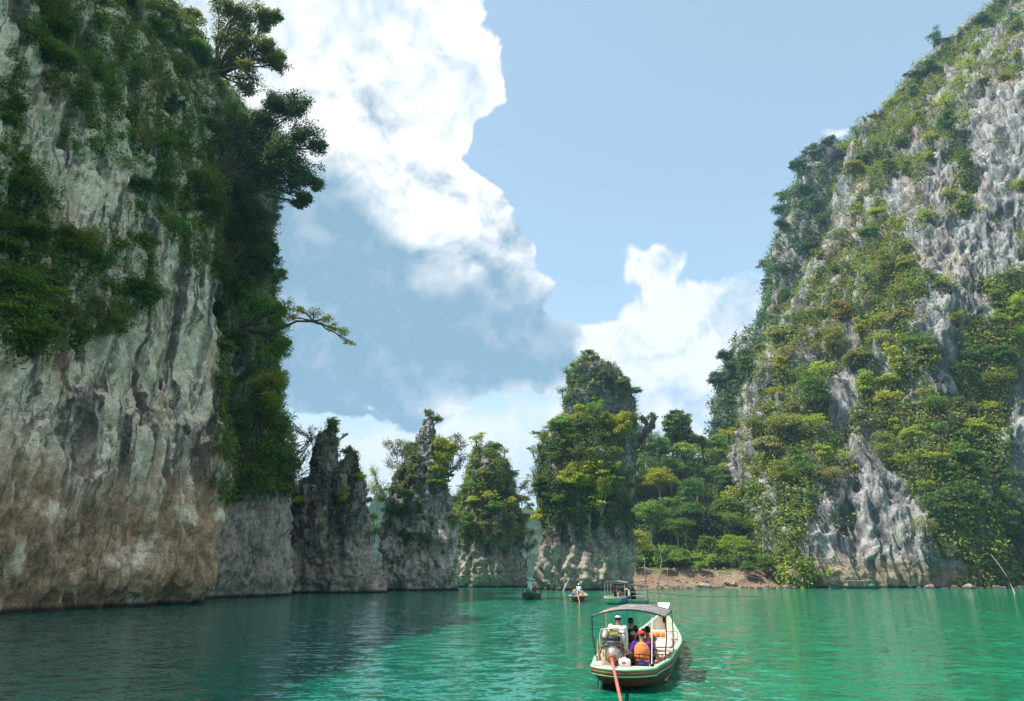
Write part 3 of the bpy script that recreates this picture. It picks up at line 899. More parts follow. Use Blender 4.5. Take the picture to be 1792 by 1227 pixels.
LEAFC = {
    'dark green': (0.055, 0.105, 0.030), 'mid green': (0.100, 0.180, 0.032), 'bright green': (0.135, 0.235, 0.030), 'yellow green': (0.290, 0.335, 0.036),
    'olive': (0.185, 0.215, 0.052), 'blue green': (0.070, 0.135, 0.068), 'bronze': (0.225, 0.185, 0.060), 'golden': (0.52, 0.47, 0.04), 'dry brown': (0.22, 0.175, 0.10),
}
PLANTS = []          # (object, colour, form, zone phrase, group, px, py, r px, noun)

def jitter(c, g=rng, a=0.14):
    k = 1 + g.uniform(-a, a)
    return (c[0] * k * (1 + g.uniform(-.1, .1)), c[1] * k, c[2] * k * (1 + g.uniform(-.15, .15)), 1.0)

def rpix(pos, r):
    return float(r * FPX / proj(np.array(pos))[2])

def plant_tree(pos, h, r, colour, form, zone, group, pale=False, seed=None, noun='tree', tilt=(0, 0)):
    """Empty at the foot > trunk, crown"""
    k = rng.randrange(1000) if seed is None else seed
    pos = Vector([float(x) for x in pos])
    o = empty('shrub' if noun == 'shrub' else 'tree', pos, rng.uniform(0, 6.28))
    fine = 1 if rpix(pos, r) > 30 else 0
    cm = CROWNS[form, fine]; tm = PALE_TRUNKS if pale else TRUNKS
    tr = link('stem' if noun == 'shrub' else 'trunk', tm[k % len(tm)], o)
    tr.scale = (r * 0.9, r * 0.9, h)
    cr = link('foliage' if noun == 'shrub' else 'crown', cm[k % len(cm)], o)
    cr.location = (tilt[0], tilt[1], h)
    cr.scale = (r * rng.uniform(.85, 1.2), r * rng.uniform(.85, 1.2), r * rng.uniform(.75, 1.15))
    cr.rotation_euler = (rng.uniform(-.15, .15), rng.uniform(-.15, .15), 0)
    cr.color = jitter(LEAFC[colour])
    px, py, _ = proj(np.array(pos + Vector((0, 0, h))))
    PLANTS.append((o, colour, form, zone, group, float(px), float(py), rpix(pos, r), noun))
    return o

def pick(host, mask, n, spacing, face_min=0.02, seed=0, pad=40, ymax=1040):
    """blue-noise choice of surface points; mask gives keep weight 0..1 from (px, py, V, N)"""
    g = np.random.default_rng(seed)
    ok = np.where((host.face > face_min) & (host.px > -pad) & (host.px < 1792 + pad) & (host.py > -pad) & (host.py < ymax) & (host.V[:, 2] > 0.4))[0]
    w = mask(host.px[ok], host.py[ok], host.V[ok], host.N[ok])
    ok = ok[g.random(len(ok)) < np.clip(w, 0, 1)]
    g.shuffle(ok)
    cell, out, gridh = spacing, [], {}
    for i in ok:
        x, y = host.px[i], host.py[i]
        cx, cyy = int(x // cell), int(y // cell)
        bad = False
        for dx in (-1, 0, 1):
            for dy in (-1, 0, 1):
                for (a, b) in gridh.get((cx + dx, cyy + dy), ()):
                    if (a - x) ** 2 + (b - y) ** 2 < cell * cell: bad = True; break
                if bad: break
            if bad: break
        if bad: continue
        gridh.setdefault((cx, cyy), []).append((x, y))
        out.append(i)
        if len(out) >= n: break
    return out

def ell(px, py, blobs):
    m = np.zeros_like(px)
    for (cx, cyy, rx, ry) in blobs:
        m = np.maximum(m, 1 - np.sqrt(((px - cx) / rx) ** 2 + ((py - cyy) / ry) ** 2))
    return sstep(m, -0.12, 0.22)

def creepers(name, host, mask, n_clump, per, rad, leaf, palette, seed, label, group=None, off=0.25, droop=0.6, ymax=1036, face_min=-0.15):
    """uncountable clinging growth: one mesh of small leaves in tufts over a rock face"""
    g = np.random.default_rng(seed)
    ok = np.where((host.face > face_min) & (host.px > -60) & (host.px < 1850) & (host.py > -60) & (host.py < ymax) & (host.V[:, 2] > 0.5))[0]
    w = np.clip(mask(host.px[ok], host.py[ok], host.V[ok], host.N[ok]), 0, 1)
    if w.sum() <= 0: return
    i = g.choice(ok, size=n_clump, p=w / w.sum())
    C = host.V[i] + host.N[i] * off
    rr = rad * (0.5 + g.random(n_clump))
    Pc = np.repeat(C, per, 0); Nc = np.repeat(host.N[i], per, 0); Rc = np.repeat(rr, per)
    d = rand_dirs(len(Pc), g) * np.power(g.random(len(Pc)), 0.45)[:, None] * Rc[:, None]
    d[:, 2] *= 1.25
    P = Pc + d
    nr = Nc * 0.6 + d / Rc[:, None] * 0.5 + np.array([0, 0, 0.5])
    V, F = leaf_quads(P, nr, leaf * 1.12 * (0.65 + 0.7 * g.random(len(P))), g, 0.6, droop, True)
    me = mesh_np(name, V, F, False, M['tuft'])
    a = me.attributes.new('tint', 'FLOAT_COLOR', 'FACE')
    pal = np.array([LEAFC[p] for p in palette])
    tone = pal[g.integers(0, len(pal), n_clump)] * (0.75 + 0.5 * g.random((n_clump, 1)))
    tone = np.repeat(tone, per, 0) * (0.78 + 0.44 * g.random((len(P), 1)))
    a.data.foreach_set('color', np.hstack([tone, np.ones((len(P), 1))]).astype(np.float32).ravel())
    o = link(name, me)
    tag(o, label, 'foliage', group, 'stuff')
    return o

def tuft_material():
    m, t = new_mat('clinging_leaves')
    at_ = t.n('ShaderNodeAttribute', attribute_name='tint')
    b = t.n('ShaderNodeBsdfPrincipled', {'Base Color': at_.outputs['Color'], 'Roughness': 0.55, 'Specular IOR Level': 0.2})
    tr = t.n('ShaderNodeBsdfTranslucent', {'Color': t.mix(1.0, at_.outputs['Color'], (1.3, 1.3, 0.55), 'MULTIPLY')})
    mx = t.n('ShaderNodeMixShader', {0: 0.38, 1: b.outputs[0], 2: tr.outputs[0]})
    finish(t, mx.outputs[0])
    return m
M['tuft'] = tuft_material()

def limb_tree(name, base, lumps, leaf, per, colour, label, cat, group=None, trunk_r=0.25, seed=1, bark='bark', sag=0.3, twigs=5, bare=0, spread=1.0, via=None, fill=True, flat=0.8):
    """tree drawn from its foot and the masses its limbs carry: Empty > trunk (with limbs), crown.
    lumps: (point, radius) in world space; leaves sit in sprays at the ends of twigs."""
    g = np.random.default_rng(seed)
    base = Vector(base)
    o = empty(name, base)
    tb = Tubes(6)
    Ps, Ns, Ss = [], [], []
    hub = base
    extra = []
    for (c, r) in lumps:
        for k in range(2):
            d = rand_dirs(1, g)[0]
            extra.append((Vector(c) + Vector(tuple(d)) * r * 0.95, r * (0.45 + 0.3 * g.random())))
    if fill and len(lumps) < 14: lumps = list(lumps) + extra
    first = [base]
    if via:
        first += [Vector(v) for v in via]; hub = first[-1]
        tb.add([p - base for p in first], list(np.linspace(trunk_r, trunk_r * 0.7, len(first))))
    for (c, r) in lumps:
        c = Vector(c)
        L = (c - hub).length
        mid = hub.lerp(c, 0.5) + Vector((g.normal(0, .07) * L, g.normal(0, .07) * L, sag * L * 0.4 + g.normal(0, .04) * L))
        pts = []
        for k in range(9):
            t = k / 8
            p = hub * (1 - t) ** 2 + mid * (2 * t * (1 - t)) + c * t * t
            if 0 < k < 8: p = p + Vector(tuple(g.normal(0, 0.012 * L, 3)))
            pts.append(p)
        r0 = trunk_r * (0.75 if via else 0.85)
        tb.add([p - base for p in pts], [r0 * (1 - 0.8 * (k / 8) ** 0.8) + 0.012 for k in range(9)])
        nt = max(4, int(twigs * (0.6 + r)))
        for k in range(nt):
            d = rand_dirs(1, g)[0]; d[2] = d[2] * min(0.85, flat * 1.1) + 0.05
            tip = c + Vector(tuple(d)) * r * (0.45 + 0.55 * g.random())
            st = pts[g.integers(5, 9)]
            m2 = st.lerp(tip, 0.5) + Vector(tuple(g.normal(0, 0.08 * r, 3)))
            tb.add([st - base, m2 - base, tip - base], [0.03 + trunk_r * 0.06, 0.02 + trunk_r * 0.03, 0.008], 4)
            n = int(per * 0.52 * (0.6 + 0.8 * g.random()))
            if g.random() < bare: n = n // 6
            if n:
                q = rand_dirs(n, g) * np.power(g.random(n), 0.5)[:, None] * np.array([1, 1, flat]) * (0.40 * r * spread + 0.14)
                al = g.random(n)[:, None]
                P = np.array(tip)[None] * (0.45 + 0.55 * al) + np.array(m2)[None] * (0.55 * (1 - al)) + q
                Ps.append(P - np.array(base)); Ns.append(q + np.array([0, 0, 0.4])); Ss.append(leaf * (0.65 + 0.7 * g.random(n)))
    link('trunk', tb.mesh('trunk', M[bark]), o)
    if Ps:
        V, F = leaf_quads(np.vstack(Ps), np.vstack(Ns), np.concatenate(Ss), g, 0.6, 0.4, base.y > 100)
        cr = link('crown', mesh_np('crown', V, F, False, M['leaf']), o)
        cr.color = jitter(LEAFC[colour], rng, .05)
    tag(o, label, cat, group)
    return o

def A(px, py, Y): return at(px, py, Y)

# ------------------------------------------------------------------ plants of the shaded cliff
H = HOST['shade']
g1 = lambda V, s, seed: fbm(V / s, 3, 0.55, seed)
def shade_mask(px, py, V, N):
    dense = ell(px, py, [(270, 90, 210, 230), (350, 240, 120, 190), (150, 60, 150, 130), (200, 200, 120, 90), (40, 330, 60, 60), (20, 400, 70, 120), (140, 490, 150, 105), (60, 560, 105, 75), (215, 470, 70, 65),
                         (350, 420, 60, 60), (20, 200, 40, 90), (240, 340, 60, 40)])
    bare = ell(px, py, [(80, 260, 42, 100), (30, 30, 40, 50), (180, 330, 60, 55), (55, 150, 30, 60)])
    rec = sstep(px, 372, 388) * (1 - sstep(py, 830, 920) * 0.95)
    m = np.maximum(dense * (1 - 0.85 * bare), rec)
    m = sstep(m, 0.25, 0.7)
    return m * sstep(g1(V, 3.5, 3) + 1.0 * m, 0.0, 0.5)
Z_SH = [(170, 'near the top of the shaded cliff'), (330, 'high on the shaded cliff'), (480, 'midway up the shaded cliff'), (640, 'below midway on the shaded cliff'), (2000, 'low on the shaded cliff')]
def shade_zone(px, py):
    z = [t for lim, t in Z_SH if py < lim][0]
    return z + (', dark flank' if px > 378 else (', outer wall' if px < 150 else ', main wall'))
for i in pick(H, shade_mask, 125, 27, 0.03, 11):
    p, n = H.V[i], H.N[i]
    px, py = H.px[i], H.py[i]
    r = rng.uniform(1.1, 2.4) * (1.0 if py < 640 or px > 378 else 0.7)
    if px > 378 and py > 640: c = rng.choice(['mid green', 'mid green', 'bright green', 'olive'])
    else: c = rng.choice(['mid green', 'mid green', 'mid green', 'bright green', 'dark green', 'olive', 'bright green'])
    f = rng.choice(['round', 'drape', 'ragged', 'ragged', 'round', 'drape'])
    out = Vector(n) * (r * 0.35)
    plant_tree(Vector(p) + Vector(n) * 0.1 - Vector((0, 0, .2)), rng.uniform(.35, .7) * r, r, c, f, shade_zone(px, py), 'shrubs clinging to the shaded cliff', noun='shrub', tilt=(0, 0)).location += out
creepers('creeper_foliage', H, lambda px, py, V, N: sstep(shade_mask(px, py, V, N), 0.45, 0.8), 4700, 43, 0.88, 0.26,
         ['bright green', 'mid green', 'mid green', 'olive', 'dark green'], 21, 'dark tangled creepers and leaves covering the upper part of the shaded cliff')

YS = 74
limb_tree('overhanging_tree', A(385, 325, YS), [(A(430, 235, YS), 3.0), (A(470, 205, YS), 2.4), (A(512, 185, YS), 2.2), (A(540, 235, YS), 2.0), (A(455, 275, YS), 2.6), (A(500, 250, YS), 2.8), (A(535, 300, YS), 2.2), (A(536, 352, YS), 1.0),
           (A(470, 320, YS), 2.6), (A(505, 290, YS), 2.4), (A(425, 330, YS), 2.4)], 0.26, 150, 'dark green', 'big dark tree leaning out over the water from the shaded cliff, drooping at its end', 'tree', 'trees leaning out from the shaded cliff', 0.26, 31, 'bark', 0.3, 9)
limb_tree('overhanging_tree', A(378, 130, YS), [(A(400, 40, YS), 2.6), (A(440, 20, YS), 2.2), (A(470, 30, YS), 1.5), (A(410, 95, YS), 2.4), (A(450, 85, YS), 2.2), (A(480, 100, YS), 1.8), (A(495, 115, YS), 1.2), (A(430, 140, YS), 2.2)], 0.25, 130, 'olive',
          'open crowned tree with thin leaves at the very top of the shaded cliff', 'tree', 'trees leaning out from the shaded cliff', 0.22, 32, 'bark', 0.35, 9)
limb_tree('overhanging_tree', A(392, 470, YS + 3), [(A(425, 400, YS + 3), 2.4), (A(455, 420, YS + 3), 2.2), (A(475, 450, YS + 3), 1.6), (A(440, 460, YS + 3), 2.4), (A(420, 500, YS + 3), 2.4), (A(465, 385, YS + 3), 1.7)], 0.25, 130, 'dark green',
          'bushy dark tree on the cliff flank above the arching yellow bough', 'tree', 'trees leaning out from the shaded cliff', 0.2, 33, 'bark', 0.2, 9)
# arching bough; backlight put into its yellow leaf colour
yb = [A(418, 577, 76), A(470, 580, 76), A(492, 574, 76), A(520, 562, 76), A(548, 563, 76)]
limb_tree('arching_tree', yb[0], [(A(570, 558, 76), 1.2), (A(588, 574, 76), 1.1), (A(614, 602, 76), 0.7), (A(548, 546, 76), 1.2), (A(528, 543, 76), 1.1), (A(604, 582, 76), 1.0), (A(508, 556, 76), 0.9)], 0.20, 42, 'golden',
          'long arching bough with leaves coloured a backlit yellow reaching out from the shaded cliff', 'tree', None, 0.17, 34, 'bark', 0.12, 8, via=yb[1:], fill=False, flat=0.45)
limb_tree('overhanging_tree', A(420, 575, 77), [(A(475, 545, 77), 2.0), (A(500, 540, 77), 1.4), (A(450, 530, 77), 2.2), (A(490, 600, 77), 1.5), (A(495, 612, 77), 1.2)], 0.22, 100, 'bright green',
          'bright green tree at the root of the arching yellow bough', 'tree', 'trees leaning out from the shaded cliff', 0.16, 35, 'bark', 0.15, 8)
limb_tree('overhanging_tree', A(440, 690, 80), [(A(470, 665, 80), 1.6), (A(492, 680, 80), 1.2), (A(482, 700, 80), 1.1)], 0.22, 90, 'yellow green',
          'small yellow green tree low on the flank of the shaded cliff', 'tree', 'trees leaning out from the shaded cliff', 0.13, 36, 'bark', 0.15, 9)
limb_tree('overhanging_tree', A(450, 720, 82), [(A(455, 700, 82), 2.2), (A(480, 725, 82), 2.2), (A(490, 760, 82), 2.0), (A(470, 790, 82), 2.4), (A(500, 790, 82), 1.4), (A(450, 840, 82), 2.0), (A(505, 815, 82), 1.2)], 0.24, 150, 'mid green',
          'curtain of green vines hanging low on the flank of the shaded cliff', 'creeper', None, 0.1, 37, 'bark', 0.1, 9)
limb_tree('bare_branched_tree', A(478, 875, 92), [(A(520, 825, 92), 1.8), (A(535, 800, 92), 1.3), (A(505, 790, 92), 1.6), (A(545, 770, 92), 1.1), (A(520, 755, 92), 1.6)], 0.2, 26, 'mid green',
          'almost bare tree with thin curved branches between the shaded cliff and the horned pinnacle', 'tree', None, 0.12, 38, 'bark', 0.25, 8, bare=0.5)
limb_tree('bare_branched_tree', A(556, 828, 106), [(A(536, 760, 106), 1.3), (A(520, 752, 106), 1.2), (A(552, 750, 106), 1.0), (A(512, 790, 106), 1.0)], 0.2, 14, 'olive',
          'slim bare tree bending away from the tall horn of the dark pinnacle', 'tree', None, 0.11, 39, 'pale_bark', 0.3, 7, bare=0.6, via=[A(553, 800, 106), A(545, 772, 106)])

# ------------------------------------------------------------------ plants of the sunlit cliff
H = HOST['sun']
BARE = [(1755, 250, 66, 120), (1760, 400, 60, 90), (1690, 440, 90, 70), (1640, 560, 42, 60), (1655, 640, 34, 70), (1625, 440, 30, 45), (1535, 915, 92, 100), (1540, 1000, 160, 50), (1430, 960, 40, 60), (1480, 700, 34, 60),
        (1785, 760, 30, 150), (1580, 340, 34, 44), (1490, 600, 20, 50), (1700, 540, 60, 40), (1600, 250, 24, 30), (1440, 890, 24, 50), (1730, 860, 16, 40), (1550, 650, 26, 40), (1640, 320, 30, 60), (1520, 790, 60, 34)]
def sun_mask(px, py, V, N):
    b = ell(px, py, BARE)
    n = g1(V, 9.0, 4)
    return sstep(n + 0.98 - 1.6 * b, 0.02, 0.42)
def sun_zone(px, py):
    z = ('on the sunlit cliff crest' if py < 250 else 'high on the sunlit cliff' if py < 420 else 'above midway on the sunlit cliff' if py < 560 else 'below midway on the sunlit cliff' if py < 720
         else 'low on the sunlit cliff' if py < 880 else 'at the foot of the sunlit cliff')
    edge = np.interp(py, [0, 250, 480, 770, 1030], [1752, 1503, 1430, 1310, 1385])
    u = (px - edge) / (1792 - edge)
    return z + (', outer edge' if u < 0.27 else ', by the pale wall' if u > 0.66 else ', mid face')
def sun_colour(px, py, g):
    if px > 1590 and py > 560: return g.choice(['mid green', 'bright green', 'mid green', 'mid green', 'olive', 'yellow green'])
    if py < 200: return g.choice(['yellow green', 'mid green', 'dark green', 'blue green', 'yellow green', 'olive'])
    if py > 860: return g.choice(['mid green', 'bright green', 'yellow green', 'olive'])
    return g.choice(['yellow green', 'yellow green', 'olive', 'mid green', 'mid green', 'olive', 'yellow green', 'bronze', 'yellow green'])
for i in pick(H, sun_mask, 275, 33, -0.22, 12):
    p, n = H.V[i], H.N[i]
    px, py = H.px[i], H.py[i]
    r = rng.uniform(2.1, 4.2)
    if rng.random() < 0.14: r = rng.uniform(4.2, 5.6)
    f = rng.choice(['round', 'ragged', 'tall', 'ragged', 'ragged', 'drape'])
    o = plant_tree(Vector(p) + Vector(n) * (r * 0.3), rng.uniform(.4, .9) * r, r, sun_colour(px, py, rng), f, sun_zone(px, py), 'bushes and small trees on the sunlit cliff', noun='shrub' if r < 3.1 else 'tree')
creepers('creeper_foliage', H, lambda px, py, V, N: sun_mask(px, py, V, N) ** 1.5 + 0.012, 10600, 30, 1.95, 0.56, ['olive', 'yellow green', 'mid green', 'olive', 'bronze', 'mid green', 'dark green'], 22,
         'low scrub and dry creepers between the bushes of the sunlit cliff', off=0.4, droop=0.3, face_min=-0.4)

# ridge behind
H = HOST['ridge']
for i in pick(H, lambda px, py, V, N: np.full(len(px), 1.0) * (1 - 0.85 * ell(px, py, [(1362, 560, 26, 80), (1345, 640, 16, 30)])), 95, 24, 0.0, 13, ymax=800):
    p, n = H.V[i], H.N[i]
    px, py = H.px[i], H.py[i]
    r = rng.uniform(3.8, 6.4)
    z = 'near the top of the darker ridge' if py < 310 else 'high on the darker ridge' if py < 400 else 'midway up the darker ridge' if py < 490 else 'low on the darker ridge' if py < 600 else 'at the foot of the darker ridge'
    plant_tree(Vector(p) + Vector(n) * (r * 0.15), rng.uniform(.5, 1.0) * r, r, rng.choice(['dark green', 'blue green', 'blue green', 'dark green', 'dark green', 'mid green']), rng.choice(['round', 'round', 'tall', 'spreading']), z,
               'trees on the darker ridge')
creepers('creeper_foliage', H, lambda px, py, V, N: np.full(len(px), 1.0), 4200, 26, 2.6, 1.0, ['dark green', 'blue green', 'dark green', 'mid green'], 23, 'leafy undergrowth between the trees of the darker ridge', off=0.8, ymax=800)

# wooded hill
H = HOST['hill']
hill_spots = []
gh = random.Random(5)
tries = 0
while len(hill_spots) < 84 and tries < 9000:
    tries += 1
    x, y = gh.uniform(17, 92), 150 + 86 * gh.random() ** 1.2
    z = float(hill_z(np.array(x), np.array(y)))
    if z < 2.3: continue
    px, py, _ = proj(np.array([x, y, z]))
    if px < 1030 or px > 1425 or (px > 1385 and y > 158): continue
    r = gh.uniform(3.0, 5.2) * (0.62 if y < 158 else 1.0)
    if all((x - a) ** 2 + (y - b) ** 2 > (0.62 * (r + c)) ** 2 for a, b, c in hill_spots):
        hill_spots.append((x, y, r))
for x, y, r in hill_spots:
    z = float(hill_z(np.array(x), np.array(y)))
    front = y < 160
    h = r * gh.uniform(0.9, 1.4) if front else r * gh.uniform(1.3, 2.1)
    c = gh.choice(['bright green', 'mid green', 'bright green', 'mid green', 'yellow green'] if front else ['mid green', 'mid green', 'bright green', 'mid green', 'bright green', 'yellow green', 'dark green'])
    px, py, _ = proj(np.array([x, y, z + h]))
    zone = ('beside the bare bank' if front else 'on the hill skyline' if py < 815 else 'high on the wooded hill' if py < 880 else 'low on the wooded hill')
    zone += ', by the broad pinnacle' if px < 1160 else (', by the sunlit cliff' if px > 1290 else ', mid slope')
    plant_tree((x, y, z - 0.3), h, r, c, gh.choice(['round', 'round', 'tall', 'spreading', 'ragged']), zone, 'trees on the wooded hill', pale=gh.random() < .3)
creepers('undergrowth_foliage', H, lambda px, py, V, N: sstep(V[:, 2], 3.6, 5.0) * (V[:, 1] < 240) * (px > 1040) * (px < 1440), 2600, 34, 1.7, 0.6, ['mid green', 'dark green', 'bright green', 'mid green'], 24,
         'dense green undergrowth between the trees of the wooded hill', off=0.8, face_min=-1.0)
creepers('bank_foliage', H, lambda px, py, V, N: sstep(V[:, 2], 2.6, 4.2) * (px > 1590) * (V[:, 1] < 156), 700, 34, 1.3, 0.5, ['mid green', 'bright green', 'yellow green', 'mid green'], 25,
         'bright green scrub along the bank at the foot of the sunlit cliff', off=0.6, face_min=-1.0)
for px, py, r, c, f in ((1650, 985, 4.0, 'bright green', 'round'), (1690, 990, 3.2, 'yellow green', 'round'), (1620, 990, 2.2, 'mid green', 'ragged'), (1735, 960, 4.2, 'mid green', 'round'), (1700, 930, 4.4, 'mid green', 'drape'),
                        (1665, 920, 3.6, 'bright green', 'tall'), (1780, 940, 4.0, 'dark green', 'round'), (1770, 990, 2.6, 'dark green', 'ragged'), (1340, 985, 3.0, 'bright green', 'round'), (1372, 985, 3.2, 'yellow green', 'ragged'), (1310, 995, 2.2, 'mid green', 'round')):
    p = A(px, py, 147.5 if px > 1500 else 149.0)
    plant_tree(p - Vector((0, 0, r * .9)), r * .9, r, c, f, 'on the bank ' + ('below the sunlit cliff' if px > 1500 else 'where hill and cliff meet'), 'trees along the bank', noun='tree')

# ------------------------------------------------------------------ plants of the pinnacles
def pin(key, mask, n, spacing, cols, rr, zonef, group, seed, noun='shrub', forms=('round', 'ragged', 'drape', 'round', 'ragged'), face_min=-0.1):
    h = HOST[key]
    for i in pick(h, mask, n, spacing, face_min, seed):
        p, nn = h.V[i], h.N[i]
        r = rng.uniform(*rr)
        plant_tree(Vector(p) + Vector(nn) * (r * .3), rng.uniform(.35, .8) * r, r, rng.choice(cols), rng.choice(forms), zonef(h.px[i], h.py[i]), group, noun=noun if r < 2.4 else 'tree')
zz_ = lambda name, top, bot: (lambda px, py: ('at the top of ' if py < top else 'low on ' if py > bot else 'halfway up ') + name)
pin('horned', lambda px, py, V, N: ell(px, py, [(560, 845, 26, 16), (600, 868, 20, 18), (622, 880, 22, 40), (540, 900, 20, 16), (640, 900, 10, 40)]) * 0.8, 16, 15, ['yellow green', 'mid green', 'yellow green', 'olive'], (0.7, 1.3),
    zz_('the dark horned pinnacle', 850, 890), 'shrubs on the horned pinnacle', 31)
pin('crag', lambda px, py, V, N: np.maximum(ell(px, py, [(700, 830, 34, 40), (715, 880, 26, 30), (775, 800, 26, 34), (780, 780, 16, 26), (690, 800, 16, 30)]), 0.05 * (py < 900)) * (1 - ell(px, py, [(745, 765, 24, 60)])), 26, 18, ['mid green', 'olive', 'bright green', 'mid green', 'yellow green', 'dark green'], (1.0, 2.2),
    zz_('the slender grey pinnacle', 800, 860), 'shrubs on the slender pinnacle', 32)
pin('leafy', lambda px, py, V, N: sstep(950 + 14 * g1(V, 2, 3) - py, 0, 30) * (1 - ell(px, py, [(845, 815, 14, 24)])), 44, 21, ['yellow green', 'olive', 'bright green', 'mid green', 'mid green', 'dark green', 'golden'], (1.6, 2.9),
    zz_('the squat bushy pinnacle', 850, 910), 'bushes on the squat pinnacle', 33)
pin('tall', lambda px, py, V, N: sstep(930 - 25 * sstep(px, 960, 1020) * 0 + 30 * g1(V, 3, 5) - py, 0, 60) * (0.35 + 0.65 * sstep(900 - py, 0, 60)), 56, 21, ['mid green', 'olive', 'dark green', 'bright green', 'yellow green', 'mid green'], (1.4, 2.9),
    zz_('the broad pinnacle', 800, 890), 'bushes on the broad pinnacle', 34)
pin('tower', lambda px, py, V, N: np.maximum(ell(px, py, [(1020, 680, 40, 34), (1060, 670, 40, 24), (1010, 650, 26, 24), (1090, 690, 16, 40), (1100, 730, 14, 40), (1000, 720, 16, 60)]), 0.15) * (1 - ell(px, py, [(1062, 712, 26, 26), (1035, 638, 8, 14)])), 34, 19, ['mid green', 'mid green', 'blue green', 'olive', 'dark green', 'yellow green'], (1.6, 3.0),
    zz_('the high rock tower', 660, 720), 'bushes on the high rock tower', 35)
for key, n, per, rad, leaf, pal, sd, lab, mk in (
        ('horned', 260, 26, 0.45, 0.22, ['olive', 'dark green', 'mid green'], 41, 'sparse creepers on the dark horned pinnacle', lambda px, py, V, N: 0.2 * sstep(g1(V, 2, 3), 0.1, 0.4) * (py < 930) * (py > 830) + ell(px, py, [(632, 890, 20, 50)])),
        ('crag', 480, 30, 0.7, 0.28, ['mid green', 'olive', 'dark green'], 42, 'creepers over the shoulders of the slender pinnacle', lambda px, py, V, N: np.maximum(ell(px, py, [(700, 830, 40, 60), (775, 800, 26, 50), (715, 890, 30, 30)]), 0.1 * (py < 920)) * (1 - ell(px, py, [(748, 770, 18, 50)]))),
        ('leafy', 1200, 30, 0.9, 0.34, ['mid green', 'olive', 'yellow green', 'dark green'], 43, 'creepers wrapping the squat pinnacle down to the washed band', lambda px, py, V, N: sstep(960 + 14 * g1(V, 2, 3) - py, 0, 30) * (1 - ell(px, py, [(845, 815, 14, 24)]))),
        ('tall', 1500, 32, 0.9, 0.32, ['dark green', 'mid green', 'olive', 'dark green'], 44, 'creepers hanging over the broad pinnacle', lambda px, py, V, N: sstep(950 + 30 * g1(V, 3, 5) - py, 0, 60)),
        ('tower', 1000, 28, 1.1, 0.45, ['mid green', 'blue green', 'olive'], 45, 'shrubby mat covering the high rock tower', lambda px, py, V, N: np.clip(0.7 - ell(px, py, [(1062, 712, 28, 28), (1035, 638, 8, 14)]), 0.02, 1))):
    creepers('creeper_foliage', HOST[key], mk, n, per, rad, leaf, pal, sd, lab, off=0.25)

# single trees one can name
GP = 'trees standing on the pinnacles'
limb_tree('tree', A(757, 750, 122), [(A(752, 722, 122), 0.9), (A(765, 732, 122), 1.0), (A(745, 738, 122), 0.7)], 0.24, 45, 'mid green', 'little drooping tree on the very tip of the slender pinnacle', 'tree', GP, 0.09, 51, 'bark', 0.5, 8)
limb_tree('tree', A(772, 815, 121), [(A(772, 775, 121), 1.9), (A(785, 790, 121), 1.7), (A(768, 800, 121), 1.8), (A(765, 820, 121), 1.7)], 0.28, 100, 'yellow green', 'bright yellow green tree hugging the crag of the slender pinnacle', 'tree', GP, 0.14, 52, 'bark', 0.2, 10)
limb_tree('tree', A(788, 830, 123), [(A(805, 775, 123), 1.5), (A(812, 800, 123), 1.3), (A(800, 815, 123), 1.2), (A(797, 765, 123), 1.3)], 0.26, 40, 'olive', 'thin airy tree leaning from the slender pinnacle toward the squat one', 'tree', GP, 0.1, 53, 'bark', 0.25, 9, fill=False)
limb_tree('tree', A(705, 840, 124), [(A(690, 785, 124), 1.6), (A(678, 775, 124), 1.2), (A(700, 775, 124), 1.3), (A(685, 810, 124), 1.4)], 0.26, 36, 'olive', 'thin airy tree on the outer shoulder of the slender pinnacle, beside its crag', 'tree', GP, 0.1, 54, 'pale_bark', 0.25, 9, fill=False)
limb_tree('tree', A(682, 890, 124), [(A(660, 845, 124), 1.6), (A(648, 855, 124), 1.3), (A(655, 825, 124), 1.1), (A(668, 870, 124), 1.2)], 0.26, 34, 'yellow green', 'pale yellow sapling reaching from the slender pinnacle toward the horned one', 'tree', GP, 0.1, 55, 'bark', 0.2, 9, fill=False)
limb_tree('tree', A(655, 950, 123), [(A(650, 905, 123), 1.3), (A(658, 925, 123), 1.2), (A(648, 930, 123), 1.0)], 0.25, 40, 'bright green', 'small bright green tree low in the gap between the horned and slender pinnacles', 'tree', GP, 0.08, 56, 'bark', 0.2, 8, fill=False)
limb_tree('tree', A(572, 790, 106.5), [(A(590, 772, 106.5), 0.5), (A(582, 776, 106.5), 0.5), (A(603, 762, 106.5), 0.4)], 0.2, 30, 'yellow green', 'tiny yellow sprig growing out of the tall horn of the dark pinnacle', 'tree', GP, 0.05, 57, 'pale_bark', 0.1, 6)
limb_tree('tree', A(905, 870, 151), [(A(925, 840, 151), 1.8), (A(935, 862, 151), 1.6), (A(915, 850, 151), 1.4), (A(928, 885, 151), 1.3)], 0.3, 26, 'olive', 'wispy tree filling the gap between the squat and the broad pinnacle', 'tree', GP, 0.1, 58, 'pale_bark', 0.2, 9, fill=False)
limb_tree('tree', A(918, 1000, 151), [(A(925, 955, 151), 1.4), (A(935, 950, 151), 1.0), (A(928, 930, 151), 1.2)], 0.3, 40, 'bright green', 'green sapling at the water side of the squat pinnacle, by the far gap', 'tree', GP, 0.08, 59, 'bark', 0.2, 8, fill=False)
limb_tree('bare_tree', A(946, 912, 127), [(A(938, 800, 127), 0.5), (A(930, 820, 127), 0.6), (A(942, 842, 127), 0.7)], 0.2, 4, 'olive', 'leafless leaning trunk on the outer face of the broad pinnacle', 'tree', GP, 0.12, 60, 'bark', -0.1, 5, bare=1.0)
